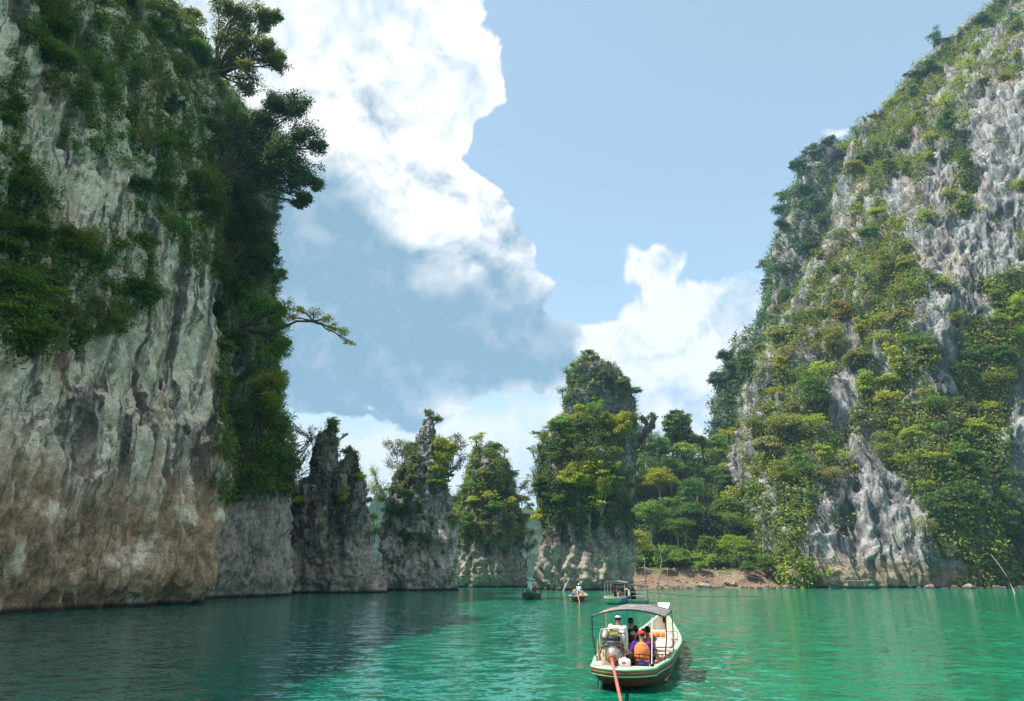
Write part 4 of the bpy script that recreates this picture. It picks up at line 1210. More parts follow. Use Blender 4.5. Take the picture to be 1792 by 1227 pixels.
limb_tree('tree', A(1082, 790, 126.5), [(A(1065, 742, 126.5), 1.6), (A(1085, 738, 126.5), 1.7), (A(1078, 760, 126.5), 1.8), (A(1096, 750, 126.5), 1.3)], 0.3, 110, 'yellow green', 'yellow green round tree in front of the high rock tower', 'tree', GP, 0.14, 61, 'bark', 0.25, 10)
limb_tree('tree', A(1014, 800, 126), [(A(1005, 735, 126), 1.6), (A(1020, 722, 126), 1.5), (A(1028, 745, 126), 1.5), (A(1008, 755, 126), 1.4)], 0.28, 75, 'yellow green', 'upright yellow green tree with a pale trunk on top of the broad pinnacle', 'tree', GP, 0.12, 62, 'pale_bark', 0.3, 10)
limb_tree('tree', A(960, 790, 127), [(A(966, 745, 127), 1.2), (A(955, 765, 127), 1.3), (A(972, 770, 127), 1.3)], 0.28, 70, 'olive', 'olive tree on the outer corner of the broad pinnacle top', 'tree', GP, 0.1, 63, 'bark', 0.2, 9)
limb_tree('tree', A(1052, 905, 121), [(A(1052, 852, 121), 1.7), (A(1060, 845, 121), 1.3), (A(1045, 842, 121), 1.3)], 0.26, 110, 'yellow green', 'slim trunked tree with a round yellow crown on the front of the broad pinnacle', 'tree', GP, 0.1, 64, 'pale_bark', 0.1, 10)
limb_tree('tree', A(1018, 870, 121), [(A(1012, 828, 121), 1.6), (A(1025, 820, 121), 1.5), (A(1018, 842, 121), 1.4)], 0.26, 110, 'yellow green', 'rounded yellow tree clinging to the middle of the broad pinnacle front', 'tree', GP, 0.1, 65, 'bark', 0.1, 10)
# emergent trees on the hill skyline
YP = 205
tiers = []
for k, (py_, hw) in enumerate(((722, 14), (731, 24), (741, 28), (752, 26), (762, 22), (770, 14))):
    n_ = 6 if hw > 20 else 4
    for j in range(n_):
        an = 6.283 * j / n_ + k * 0.7
        c = A(1184, py_, YP); w = hw * YP * 0.97 / FPX
        tiers.append((c + Vector((math.cos(an) * w * .66, math.sin(an) * w * .66, 0.0)), w * .42))
limb_tree('layered_tree', A(1185, 800, YP), tiers, 0.62, 26, 'mid green', 'tall tree with flat dark tiers of leaves standing above the wooded hill', 'tree', 'tall trees on the skyline', 0.34, 71, 'bark', 0.05, 8, flat=0.5, via=[A(1185, 775, YP), A(1184.5, 745, YP)])
limb_tree('tree', A(1136, 782, YP), [(A(1130, 735, YP), 1.6), (A(1140, 728, YP), 1.6), (A(1132, 748, YP), 1.4), (A(1140, 744, YP), 1.2)], 0.5, 40, 'dark green', 'slender open tree on the hill skyline beside the tall layered tree', 'tree', 'tall trees on the skyline', 0.2, 72, 'pale_bark', 0.2, 9)
limb_tree('tree', A(1222, 790, 206), [(A(1222, 768, 206), 1.8), (A(1232, 772, 206), 1.5), (A(1214, 774, 206), 1.4)], 0.5, 30, 'olive', 'thin pale crowned tree on the skyline between the layered tree and the cliff', 'tree', 'tall trees on the skyline', 0.15, 73, 'pale_bark', 0.2, 9)
limb_tree('tree', A(1288, 660, 250), [(A(1282, 640, 250), 2.2), (A(1278, 655, 250), 1.8), (A(1300, 620, 250), 2.4)], 0.7, 80, 'dark green', 'dark tree jutting from the edge of the darker ridge', 'tree', 'tall trees on the skyline', 0.25, 74, 'bark', 0.1, 9)
limb_tree('tree', A(1648, 180, 232), [(A(1610, 128, 232), 2.0), (A(1625, 118, 232), 2.4), (A(1640, 122, 232), 1.8), (A(1605, 140, 232), 1.2)], 0.6, 90, 'mid green', 'flat crowned tree leaning over the skyline of the sunlit cliff', 'tree', 'tall trees on the skyline', 0.3, 75, 'bark', 0.2, 9)
# pale dead trunks on the bank
def dead_tree(pts, r, label, forks=()):
    o = empty('dead_tree', pts[0])
    t = Tubes(6)
    t.add([p - pts[0] for p in pts], list(np.linspace(r, r * .35, len(pts))))
    link('trunk', t.mesh('trunk', M['pale_bark']), o)
    for f in forks:
        b = Tubes(5); b.add([p - pts[0] for p in f], list(np.linspace(r * .5, r * .12, len(f))))
        link('branch', b.mesh('branch', M['pale_bark']), o)
    tag(o, label, 'dead tree', 'dead trees along the bank')
YB = 146.5
dead_tree([A(1152, 1024, YB) - Vector((0, 0, .4)), A(1155, 1000, YB), A(1158, 980, YB), A(1155, 962, YB), A(1152, 950, YB)], 0.11, 'pale dead tree with forked bare limbs on the bank below the wooded hill',
          [[A(1157, 985, YB), A(1166, 980, YB), A(1176, 976, YB)], [A(1156, 968, YB), A(1162, 960, YB), A(1164, 950, YB)], [A(1158, 978, YB), A(1150, 968, YB)]])
dead_tree([A(1130, 1020, YB) - Vector((0, 0, .4)), A(1129, 1000, YB), A(1128, 976, YB)], 0.09, 'plain straight pale trunk on the bank close to the broad pinnacle')
dead_tree([A(1169, 1025, YB) - Vector((0, 0, .4)), A(1168, 998, YB)], 0.07, 'short thin bare stem on the bank beside the forked dead tree')
dead_tree([ground(1780, 1050, -0.4), A(1772, 1030, 120), A(1760, 1005, 120.6), A(1748, 988, 121.4), A(1734, 970, 122)], 0.11, 'long bare branch leaning out of the water under the cliff bank')
# palm
def palm(pos, h, label):
    o = empty('palm_tree', pos)
    t = Tubes(7); t.add([(0, 0, -.3), (0.1, 0, h * .5), (0.25, 0, h)], [.2, .16, .14]); link('trunk', t.mesh('trunk', M['pale_bark']), o)
    g = np.random.default_rng(8)
    for k in range(13):
        a = 6.283 * k / 13 + g.normal(0, .15); L = 3.6 + g.random(); up = 0.2 + 0.7 * g.random()
        Ps = []
        V, F = [], []
        spine = []
        for s_ in range(9):
            t_ = s_ / 8
            spine.append(np.array([0.25 + math.cos(a) * L * t_, math.sin(a) * L * t_, h + up * L * t_ - 0.95 * L * t_ * t_]))
        for s_ in range(1, 9):
            for sd in (-1, 1):
                p0 = spine[s_ - 1]; d = spine[s_] - p0
                side = np.array([-math.sin(a), math.cos(a), 0]) * sd
                tip = p0 + side * (1.0 * math.sin(math.pi * min(1, (s_ + 1) / 9.5))) + d * 1.3 - np.array([0, 0, .45])
                n0 = len(V); V += [p0, p0 + d * .55, tip, p0 + d * .2 - np.array([0, 0, .02])]; F.append((n0, n0 + 1, n0 + 2, n0 + 3))
        fr = link('frond', mesh_np('frond', np.array(V), np.array(F), False, M['leaf']), o)
        fr.color = jitter((0.075, 0.105, 0.06))
    tag(o, label, 'palm')
palm(A(1338, 985, 153), 5.6, 'grey green palm with arching fronds at the edge of the wood beside the sunlit cliff')

# ------------------------------------------------------------------ labels of the many plants
ORD = ['highest', 'second highest', 'third highest', 'fourth highest', 'fifth highest', 'sixth highest', 'seventh highest', 'eighth highest', 'ninth highest', 'tenth highest', 'eleventh highest', 'twelfth highest']
FORMW = {'round': 'rounded', 'spreading': 'flat topped', 'tall': 'upright', 'drape': 'drooping', 'ragged': 'ragged'}
bins = {}
for rec in PLANTS:
    o, c, f, zone, grp, px, py, rp, noun = rec
    size = 'small' if rp < 16 else ('large' if rp > 34 else 'medium')
    bins.setdefault((c, f, zone, noun, size), []).append(rec)
for (c, f, zone, noun, size), L in bins.items():
    L.sort(key=lambda r_: r_[6])
    head = '%s %s %s %s' % (size, FORMW[f], c.replace('mid green', 'green'), noun)
    for k, rec in enumerate(L):
        lab = head + ' ' + zone if len(L) == 1 else ('%s %s %s' % (ORD[k] if k < len(ORD) else 'lower', head, zone))
        if len(lab.replace(',', '').split()) > 16: lab = lab.replace(', ', ' ').replace('medium ', '')
        tag(rec[0], ' '.join(lab.split()[:16]), noun, rec[4])
# ------------------------------------------------------------------ paints and cloths
def pm(n, *a, **k):
    M[n] = plain(n, *a, **k); return M[n]
pm('mint_paint', (0.36, 0.58, 0.40), 0.5, 0, 0.22, 3.0); pm('brown_wood', (0.19, 0.085, 0.032), 0.5, 0, 0.5, 2.5, 0.01); pm('dark_hull', (0.10, 0.056, 0.032), 0.4, 0, 0.5, 2.0, 0.01)
pm('cream_paint', (0.62, 0.56, 0.46), 0.6, 0, 0.18, 5.0); pm('worn_plank', (0.46, 0.40, 0.32), 0.7, 0, 0.3, 6.0, 0.004); pm('tarp_grey', (0.15, 0.158, 0.175), 0.75, 0, 0.18, 3.0, 0.01)
pm('pipe_dark', (0.06, 0.055, 0.05), 0.45, 0.4, 0.4, 9.0); pm('pipe_pale', (0.45, 0.40, 0.30), 0.55, 0.2, 0.3, 9.0); pm('steel', (0.40, 0.39, 0.37), 0.42, 0.8, 0.3, 14.0); pm('cast_iron', (0.035, 0.037, 0.04), 0.5, 0.3, 0.5, 14.0, 0.004)
pm('rusty_iron', (0.25, 0.12, 0.06), 0.7, 0.2, 0.5, 12.0, 0.004); pm('shaft_red', (0.50, 0.155, 0.115), 0.4, 0.1, 0.25, 3.0); pm('yellow_paint', (0.62, 0.52, 0.16), 0.5, 0, 0.3, 12.0); pm('yellow_hose', (0.62, 0.43, 0.06), 0.5, 0, 0.2, 12.0)
pm('vest_orange', (0.86, 0.235, 0.065), 0.75, 0, 0.14, 9.0, 0.01); pm('vest_deep', (0.72, 0.17, 0.04), 0.8, 0, 0.16, 9.0, 0.01); pm('black_webbing', (0.02, 0.02, 0.02), 0.8, 0, 0.2, 9.0); pm('purple_cotton', (0.075, 0.018, 0.28), 0.9, 0, 0.2, 9.0, 0.01)
pm('denim', (0.035, 0.085, 0.19), 0.9, 0, 0.25, 9.0, 0.01); pm('black_cotton', (0.016, 0.016, 0.018), 0.9, 0, 0.3, 9.0, 0.01); pm('white_cotton', (0.72, 0.73, 0.76), 0.9, 0, 0.1, 9.0, 0.01); pm('navy_cotton', (0.03, 0.038, 0.07), 0.9, 0, 0.3, 9.0, 0.01)
pm('skin', (0.36, 0.19, 0.115), 0.5, 0, 0.08, 9.0); pm('skin_dark', (0.22, 0.11, 0.065), 0.5, 0, 0.08, 9.0); pm('hair_black', (0.012, 0.010, 0.010), 0.45, 0, 0.3, 20.0); pm('hair_brown', (0.11, 0.055, 0.022), 0.5, 0, 0.3, 20.0)
pm('cap_white', (0.8, 0.8, 0.8), 0.85, 0, 0.06, 9.0); pm('cap_red', (0.62, 0.05, 0.05), 0.8, 0, 0.1, 9.0); pm('cap_grey', (0.42, 0.38, 0.40), 0.85, 0, 0.15, 9.0); pm('eye_dark', (0.02, 0.015, 0.012), 0.2); pm('lips', (0.32, 0.11, 0.09), 0.5)
pm('plastic_white', (0.78, 0.77, 0.74), 0.35, 0, 0.05, 4.0); pm('pink_print', (0.65, 0.05, 0.25), 0.5); pm('red_cloth', (0.45, 0.045, 0.05), 0.85, 0, 0.25, 9.0); pm('teal_paint', (0.05, 0.20, 0.17), 0.5, 0, 0.3, 4.0); pm('green_paint', (0.03, 0.20, 0.10), 0.5, 0, 0.3, 3.0)
pm('blue_paint', (0.05, 0.22, 0.50), 0.5, 0, 0.2, 3.0); pm('grey_rail', (0.45, 0.46, 0.45), 0.5, 0.3, 0.2, 5.0); pm('black_drum', (0.018, 0.018, 0.02), 0.5, 0, 0.2, 3.0); pm('roof_dark', (0.035, 0.037, 0.042), 0.8, 0, 0.3, 3.0); pm('blue_cloth', (0.05, 0.10, 0.35), 0.85, 0, 0.2, 9.0)
pm('camera_black', (0.015, 0.015, 0.016), 0.35); pm('grey_cotton', (0.30, 0.29, 0.28), 0.9, 0, 0.2, 9.0); pm('yellow_cloth', (0.65, 0.45, 0.05), 0.85, 0, 0.2, 9.0); pm('dark_green_hull', (0.015, 0.05, 0.03), 0.45, 0, 0.4, 2.0)

# ------------------------------------------------------------------ mesh builder
class MB:
    def __init__(self): self.V, self.F = [], []
    def quadstrip(self, rows, closed=False, flip=False):
        n0 = len(self.V); w = len(rows[0])
        for r in rows: self.V += [tuple(p) for p in r]
        for i in range(len(rows) - 1):
            for j in range(w if closed else w - 1):
                j2 = (j + 1) % w
                q = (n0 + i * w + j, n0 + i * w + j2, n0 + (i + 1) * w + j2, n0 + (i + 1) * w + j)
                self.F.append(q[::-1] if flip else q)
        return self
    def cap(self, ring, flip=False):
        n0 = len(self.V); c = Vector((0, 0, 0))
        for p in ring: c += Vector(p)
        c /= len(ring)
        self.V += [tuple(p) for p in ring] + [tuple(c)]
        k = len(ring)
        for j in range(k):
            q = (n0 + j, n0 + (j + 1) % k, n0 + k)
            self.F.append(q[::-1] if flip else q)
        return self
    def box(self, c, size, rot=None, bev=0.0):
        hx, hy, hz = size[0] / 2, size[1] / 2, size[2] / 2
        b = min(bev or 0.12 * min(size), 0.45 * min(size))
        Rm = rot or Matrix.Identity(3)
        c = Vector(c)
        rows = []
        for z, s in ((-hz, b), (-hz + b, 0), (hz - b, 0), (hz, b)):
            x, y = hx - s, hy - s
            k = b * 0.6 if s == 0 else 0
            rows.append([c + Rm @ Vector(p) for p in ((-x + k, -y, z), (x - k, -y, z), (x, -y + k, z), (x, y - k, z), (x - k, y, z), (-x + k, y, z), (-x, y - k, z), (-x, -y + k, z))])
        self.quadstrip(rows, True); self.cap(rows[0], True); self.cap(rows[-1])
        return self
    def lathe(self, p0, p1, prof, n=14):
        """prof: (t along p0->p1, radius)"""
        p0, p1 = Vector(p0), Vector(p1); d = p1 - p0
        ax = d.normalized(); a = ax.cross(Vector((0.2, 0.3, 0.9))).normalized(); b = ax.cross(a)
        rows = [[p0 + d * t + a * (r * math.cos(6.28319 * k / n)) + b * (r * math.sin(6.28319 * k / n)) for k in range(n)] for t, r in prof]
        self.quadstrip(rows, True); self.cap(rows[0], True); self.cap(rows[-1])
        return self
    def cyl(self, p0, p1, r, r2=None, n=12):
        return self.lathe(p0, p1, [(0, r), (1, r if r2 is None else r2)], n)
    def tube(self, pts, r, n=7):
        pts = [Vector(p) for p in pts]
        rows = []
        a = None
        for i, p in enumerate(pts):
            t = (pts[min(i + 1, len(pts) - 1)] - pts[max(i - 1, 0)]).normalized()
            if a is None: a = t.cross(Vector((0.21, 0.37, 0.9))).normalized()
            else: a = (a - t * a.dot(t)).normalized()
            b = t.cross(a)
            rr = r[i] if isinstance(r, (list, tuple)) else r
            rows.append([p + a * (rr * math.cos(6.28319 * k / n)) + b * (rr * math.sin(6.28319 * k / n)) for k in range(n)])
        self.quadstrip(rows, True); self.cap(rows[0], True); self.cap(rows[-1])
        return self
    def ell(self, c, r, n=12, m=8, rot=None):
        c = Vector(c); Rm = rot or Matrix.Identity(3)
        rows = []
        for i in range(1, m):
            th = math.pi * i / m
            rows.append([c + Rm @ Vector((r[0] * math.sin(th) * math.cos(6.28319 * k / n), r[1] * math.sin(th) * math.sin(6.28319 * k / n), -r[2] * math.cos(th))) for k in range(n)])
        self.quadstrip(rows, True); self.cap(rows[0], True); self.cap(rows[-1])
        return self
    def capsule(self, p0, r0, p1, r1, n=12):
        p0, p1 = Vector(p0), Vector(p1); L = max((p1 - p0).length, 1e-4)
        pr = []
        for k in range(5):
            a = math.pi / 2 * (1 - k / 4); pr.append((-r0 * math.sin(a) / L, max(r0 * math.cos(a), r0 * 0.08)))
        for k in range(5):
            a = math.pi / 2 * (k / 4); pr.append((1 + r1 * math.sin(a) / L, max(r1 * math.cos(a), r1 * 0.08)))
        return self.lathe(p0, p1, pr, n)
    def mesh(self, name, material=None, smooth=True):
        me = bpy.data.meshes.new(name)
        me.from_pydata(self.V, [], self.F)
        for p in me.polygons: p.use_smooth = smooth
        if material: me.materials.append(M[material])
        return me
    def part(self, name, material, parent, smooth=True, loc=None, label=None):
        o = link(name, self.mesh(name, material, smooth), parent)
        if loc is not None: o.location = loc
        if label: o['label'] = label
        return o

def fuse(mb, name, material, voxel):
    """one continuous surface grown over overlapping volumes"""
    me = mb.mesh('tmp')
    ob = bpy.data.objects.new('tmp', me); COL.objects.link(ob)
    md = ob.modifiers.new('r', 'REMESH'); md.mode = 'VOXEL'; md.voxel_size = voxel; md.use_smooth_shade = True
    sm = ob.modifiers.new('s', 'SMOOTH'); sm.factor = 0.5; sm.iterations = 3
    dg = bpy.context.evaluated_depsgraph_get()
    out = bpy.data.meshes.new_from_object(ob.evaluated_get(dg))
    bpy.data.objects.remove(ob); bpy.data.meshes.remove(me)
    out.name = name
    out.materials.clear(); out.materials.append(M[material])
    return out

def two_link(a, b, l1, l2, pole):
    a, b, pole = Vector(a), Vector(b), Vector(pole)
    d = b - a; L = min(d.length, (l1 + l2) * 0.995); d.normalize()
    b = a + d * L
    x = (l1 * l1 - l2 * l2 + L * L) / (2 * L); h = math.sqrt(max(l1 * l1 - x * x, 0))
    p = pole - d * pole.dot(d)
    if p.length < 1e-4: p = Vector((0, 0, -1))
    return a + d * x + p.normalized() * h, b

def person(label, frame, hip, yaw, lean=(0, 0), hands=((-.22, .35, .08), (.22, .35, .08)), feet=None, look=(0, 0), skin='skin', shirt='white_cotton', sleeve='short', trousers='denim', vest=None, hair='hair_black',
           cap=None, long_hair=False, voxel=0.0165, group='people riding in the boats', stand=False, scale=1.0):
    """seated or standing figure; local +Y is where it faces, origin at the pelvis"""
    o = empty('person', frame @ Vector(hip))
    o.rotation_euler = (0, 0, frame.to_euler().z + yaw)
    o.scale = (scale, scale, scale)
    lx, ly = lean
    up = Vector((lx, ly, 1)).normalized()
    sd = Vector((1, 0, 0)); fw = up.cross(sd) * -1
    sd = (sd - up * sd.dot(up)).normalized()
    fw = up.cross(sd)
    P = lambda a, b, c: sd * a + fw * b + up * c
    pel = Vector((0, 0, 0))
    sh = [P(-.185, 0, .47), P(.185, 0, .47)]
    neck, head = P(0, .01, .53), P(0, .03, .69)
    hr = Matrix.Rotation(look[0], 3, 'Z') @ Matrix.Rotation(look[1], 3, 'X')
    HP = lambda a, b, c: head + hr @ Vector((a, b, c))
    hipj = [Vector((-.09, 0, -.02)), Vector((.09, 0, -.02))]
    if feet is None:
        feet = ((-.14, .48, -.44), (.14, .48, -.44)) if not stand else ((-.11, 0.02, -.86), (.11, 0.05, -.86))
    arms, legs = [], []
    for i in (0, 1):
        e, h = two_link(sh[i], hands[i], .27, .25, (-.5 + i, -.4, -1)); arms.append((sh[i], e, h))
        k, f = two_link(hipj[i], feet[i], .42, .43, (0, 1, .6)); legs.append((hipj[i], k, f))
    def torso(mb, g):
        for s in (-1, 1):
            mb.capsule(P(.062 * s, 0, .02), .105 + g, P(.085 * s, 0, .36), .10 + g)
        mb.ell(P(0, 0, .42), (.175 + g, .10 + g, .09 + g)); mb.ell(P(0, -.01, .0), (.165 + g, .125 + g, .12 + g))
    b = MB(); torso(b, 0)
    b.capsule(neck - up * .06, .06, head - up * .05, .052)
    b.ell(head, (.076, .094, .115), 14, 10, hr); b.ell(HP(0, .03, -.065), (.052, .056, .052), 10, 8, hr)
    b.ell(HP(0, .098, -.012), (.014, .022, .022), 8, 6, hr); b.ell(HP(.078, -.005, -.01), (.012, .022, .033), 8, 6, hr); b.ell(HP(-.078, -.005, -.01), (.012, .022, .033), 8, 6, hr)
    for a, e, h in arms:
        b.capsule(a, .055, e, .040); b.capsule(e, .040, h, .027); b.ell(a, (.065, .065, .065))
    for a, k, f in legs:
        b.capsule(a, .088, k, .057); b.capsule(k, .055, f, .036); b.capsule(f + Vector((0, -.02, -.03)), .036, f + Vector((0, .15, -.055)), .030)
    # hands: palm in the fused body, five jointed fingers rooted in it
    fing = MB()
    for i, (a, e, h) in enumerate(arms):
        d = (h - e).normalized(); s2 = d.cross(Vector((0, 0, 1)))
        s2 = s2.normalized() if s2.length > .1 else Vector((1, 0, 0))
        n2 = s2.cross(d)
        pc = h + d * .045
        b.capsule(h, .027, pc + d * .02 + s2 * .012, .026); b.capsule(h, .024, pc + d * .02 - s2 * .014, .024)
        for q, (off, ln) in enumerate(((-.027, .062), (-.009, .074), (.009, .070), (.027, .055))):
            r0 = pc + d * .025 + s2 * off
            fing.tube([r0, r0 + d * ln * .45 - n2 * .006, r0 + d * ln * .8 - n2 * .022, r0 + d * ln - n2 * .045], [.0095, .009, .008, .006], 6)
        sgn = -1 if i else 1
        r0 = h + d * .02 + s2 * (.026 * sgn)
        fing.tube([r0, r0 + d * .025 + s2 * (.024 * sgn), r0 + d * .055 + s2 * (.028 * sgn) - n2 * .012], [.011, .010, .007], 6)
    bm_ = fuse(b, 'body', skin, voxel)
    bb = bmesh.new(); bb.from_mesh(bm_)
    fm = fing.mesh('f'); bb.from_mesh(fm); bpy.data.meshes.remove(fm)
    bb.to_mesh(bm_); bb.free()
    for p in bm_.polygons: p.use_smooth = True
    link('body', bm_, o)
    ey = MB(); ey.ell(HP(.030, .085, .012), (.010, .008, .007), 8, 6, hr).ell(HP(-.030, .085, .012), (.010, .008, .007), 8, 6, hr); ey.part('eyes', 'eye_dark', o)
    MB().ell(HP(0, .088, -.052), (.022, .007, .007), 8, 6, hr).part('mouth', 'lips', o)
    s = MB(); torso(s, .012)
    for a, e, h in arms:
        if sleeve == 'long': s.capsule(a, .068, e, .052); s.capsule(e, .052, e.lerp(h, .9), .038)
        elif sleeve == 'short': s.capsule(a, .070, a.lerp(e, .72), .060)
        s.ell(a, (.075, .075, .07))
    link('shirt', fuse(s, 'shirt', shirt, voxel * 1.1), o)
    t = MB(); t.ell(P(0, -.01, .0), (.182, .14, .115))
    for a, k, f in legs:
        t.capsule(a, .103, k, .072); t.capsule(k, .070, k.lerp(f, .93), .054)
    link('trousers', fuse(t, 'trousers', trousers, voxel * 1.1), o)
    sho = MB()
    for a, k, f in legs: sho.capsule(f + Vector((0, -.03, -.04)), .045, f + Vector((0, .16, -.062)), .038)
    sho.part('shoes', 'black_cotton', o)
    if vest:
        v = MB()
        for sg in (-1, 1):
            v.capsule(P(.075 * sg, 0, .10), .130, P(.088 * sg, 0, .35), .125)
            v.capsule(P(.10 * sg, -.06, .42), .05, P(.10 * sg, .05, .46), .05)
        v.ell(P(0, -.055, .28), (.16, .105, .20)); v.ell(P(0, -.055, .43), (.14, .085, .085)); v.ell(P(0, -.06, .14), (.15, .09, .10))
        vo = link('life_vest', fuse(v, 'life_vest', vest, voxel * 1.1), o)
        for zz in (.11, .20):
            rows = []
            for q in range(29):
                an = 6.28319 * q / 28
                x = .235 * math.copysign(abs(math.cos(an)) ** .8, math.cos(an)); y = .152 * math.copysign(abs(math.sin(an)) ** .8, math.sin(an)) - .012
                rows.append([P(x, y, zz - .013), P(x * 1.04, y * 1.05, zz - .013), P(x * 1.04, y * 1.05, zz + .013), P(x, y, zz + .013)])
            MB().quadstrip(rows, True).part('strap', 'black_webbing', vo)
        for x in (-.07, .07):
            MB().box(P(x, -.168, .16), (.02, .012, .14)).part('strap', 'black_webbing', vo)
    if hair:
        hm = MB(); hm.ell(HP(0, -.016, .028), (.086, .097, .102), 14, 10, hr)
        if long_hair: hm.capsule(HP(0, -.06, 0), .08, HP(0, -.085, -.20), .055); hm.capsule(HP(.05, -.03, 0), .045, HP(.07, -.03, -.15), .03); hm.capsule(HP(-.05, -.03, 0), .045, HP(-.07, -.03, -.15), .03)
        link('hair', fuse(hm, 'hair', hair, voxel), o)
    if cap:
        rows = []
        for i in range(7):
            th = math.pi / 2 * i / 6
            rows.append([HP(.094 * math.cos(th) * math.cos(6.28319 * q / 18), .106 * math.cos(th) * math.sin(6.28319 * q / 18) - .006, .030 + .098 * math.sin(th)) for q in range(18)])
        cm = MB(); cm.quadstrip(rows, True)
        vr = []
        for q in range(9):
            an = math.pi * (.12 + .76 * q / 8)
            vr.append([HP(.090 * math.cos(an), .10 * math.sin(an), .034), HP(.098 * math.cos(an), .10 * math.sin(an) + .075 * math.sin(math.pi * q / 8) ** .6, .022), HP(.088 * math.cos(an), .10 * math.sin(an) + .07 * math.sin(math.pi * q / 8) ** .6, .014), HP(.088 * math.cos(an), .095 * math.sin(an), .024)])
        cm.quadstrip(vr, False)
        cm.part('cap', cap, o)
    tag(o, label, 'person', group)
    return o

# ------------------------------------------------------------------ boats
def hull_fn(L, beam, stern, rim0, rim_mid, rim_bow, draft=0.28, bow_pow=2.2):
    def hb(s):
        u = s / L
        w = stern + (1 - stern) * sstep(np.array(u), -0.02, 0.16)
        return float(beam * w * (1 - max(0.0, (u - 0.42) / 0.585) ** bow_pow))
    def rz(s):
        u = s / L
        return rim_mid + (rim0 - rim_mid) * (1 - min(u / 0.25, 1)) ** 2 + (rim_bow - rim_mid) * max(0.0, (u - .55) / .45) ** 2.2
    def kz(s):
        u = s / L
        return -draft + (draft + 0.05) * (1 - min(u / .12, 1)) ** 2 + (draft + rim_bow * .8) * max(0.0, (u - .72) / .28) ** 2.3
    return hb, rz, kz

def build_hull(root, L, fns, outer='dark_hull', rail='mint_paint', inner='cream_paint', stripe='brown_wood', rake=0.25, detail=True):
    hb, rz, kz = fns
    NS, NC = 44, 15
    def sect(s, inset, dz=0.0):
        b, t, k = max(hb(s) - inset, 0.012), rz(s) + dz, kz(s) + inset * 0.8
        k = min(k, t - .04)
        out = []
        for j in range(NC):
            a = math.pi * (j / (NC - 1))
            x = -math.cos(a); f = math.sin(a)
            z = t + (k - t) * f ** 0.75
            sy = s - rake * (1 - s / L) ** 8 * (1 - f) * 1.0
            out.append(Vector((b * math.copysign(abs(x) ** (0.62 + 0.35 * (1 - s / L) ** 3), x), sy, z)))
        return out
    ss_ = [L * (i / (NS - 1)) for i in range(NS)]
    o_rows = [sect(s, 0) for s in ss_]; i_rows = [sect(s, .045, -.02) for s in ss_[:-1]]
    h = MB(); h.quadstrip(o_rows)
    h.part('hull', outer, root)
    MB().quadstrip(i_rows, flip=True).part('hull_lining', inner, root)
    # transom
    MB().cap(o_rows[0], True).cap(i_rows[0]).part('transom', stripe, root, False)
    # gunwale rail round the whole rim
    left = [r[0] for r in o_rows]; right = [r[-1] for r in o_rows]
    stern_arc = []; beam_ = 1.7 if detail else 1.0
    for k in range(1, 8):
        t = k / 8
        p = left[0].lerp(right[0], t); p.y -= 0.30 * beam_ * math.sin(math.pi * t) ** .8; stern_arc.append(p)
    loop = left[::-1] + stern_arc + right
    def band(off_in, off_out, z0, z1):
        rows = []
        for i, p in enumerate(loop):
            q = loop[min(i + 1, len(loop) - 1)] - loop[max(i - 1, 0)]
            n = Vector((-q.y, q.x, 0))
            n = n.normalized() if n.length > 1e-5 else Vector((0, 1, 0))
            n = -n
            rows.append([p + n * off_in + Vector((0, 0, z0)), p + n * off_out + Vector((0, 0, z0)), p + n * off_out + Vector((0, 0, z1)), p + n * off_in + Vector((0, 0, z1))])
        return MB().quadstrip(rows, True)
    band(-.055, .045, -.012, .042).part('gunwale', rail, root)
    band(-.01, .032, -.115, -.018).part('rub_rail', stripe, root)
    if detail: band(-.004, .024, -.15, -.122).part('rub_rail_trim', rail, root)
    # after deck closing the rounded stern
    st = [left[0]] + stern_arc + [right[0]]
    MB().quadstrip([[p + Vector((0, 0, .0)) for p in st], [Vector((p.x * .92, .22, p.z)) for p in st]]).part('stern_deck', 'worn_plank' if detail else inner, root)
    arc_low = [Vector((p.x * .62, p.y * .25 + .02, kz(0) + (p.z - kz(0)) * .15)) for p in st]
    MB().quadstrip([st, [a.lerp(b, .5) for a, b in zip(st, arc_low)], arc_low]).part('stern_planking', stripe, root)
    return left, right

FW = math.radians(16.5)
def boat_root(name, org, rz_, label, group='longtail boats on the lake'):
    o = empty(name, org, rz_); tag(o, label, 'boat', group)
    o['label'] = label
    return o, Matrix.Translation(org) @ Matrix.Rotation(rz_, 4, 'Z')

# ---- the near boat
ORG = Vector((2.80, 18.6, 0.0)); LB = 12.7
root, FR = boat_root('longtail_boat', ORG, -FW, 'long wooden boat with mint green rail and grey canopy, carrying passengers in orange vests')
fns = hull_fn(LB, 1.0, 0.76, 0.50, 0.52, 1.18)
hb, rz_f, kz_f = fns
build_hull(root, LB, fns, 'dark_hull', 'mint_paint', 'cream_paint', 'brown_wood')
inv = FR.inverted()
def BL(px, py, Y): return inv @ at(px, py, Y)
# bow post
MB().quadstrip([[Vector((-.10, 12.45, 1.10)), Vector((.10, 12.45, 1.10)), Vector((.10, 12.62, 1.10)), Vector((-.10, 12.62, 1.10))], [Vector((-.22, 12.75, 1.42)), Vector((.22, 12.75, 1.42)), Vector((.22, 12.84, 1.42)), Vector((-.22, 12.84, 1.42))],
                [Vector((-.26, 12.85, 1.53)), Vector((.26, 12.85, 1.53)), Vector((.26, 12.94, 1.53)), Vector((-.26, 12.94, 1.53))]], True).cap([Vector((-.26, 12.85, 1.53)), Vector((.26, 12.85, 1.53)), Vector((.26, 12.94, 1.53)), Vector((-.26, 12.94, 1.53))]).part('bow_post', 'plastic_white', root, False)
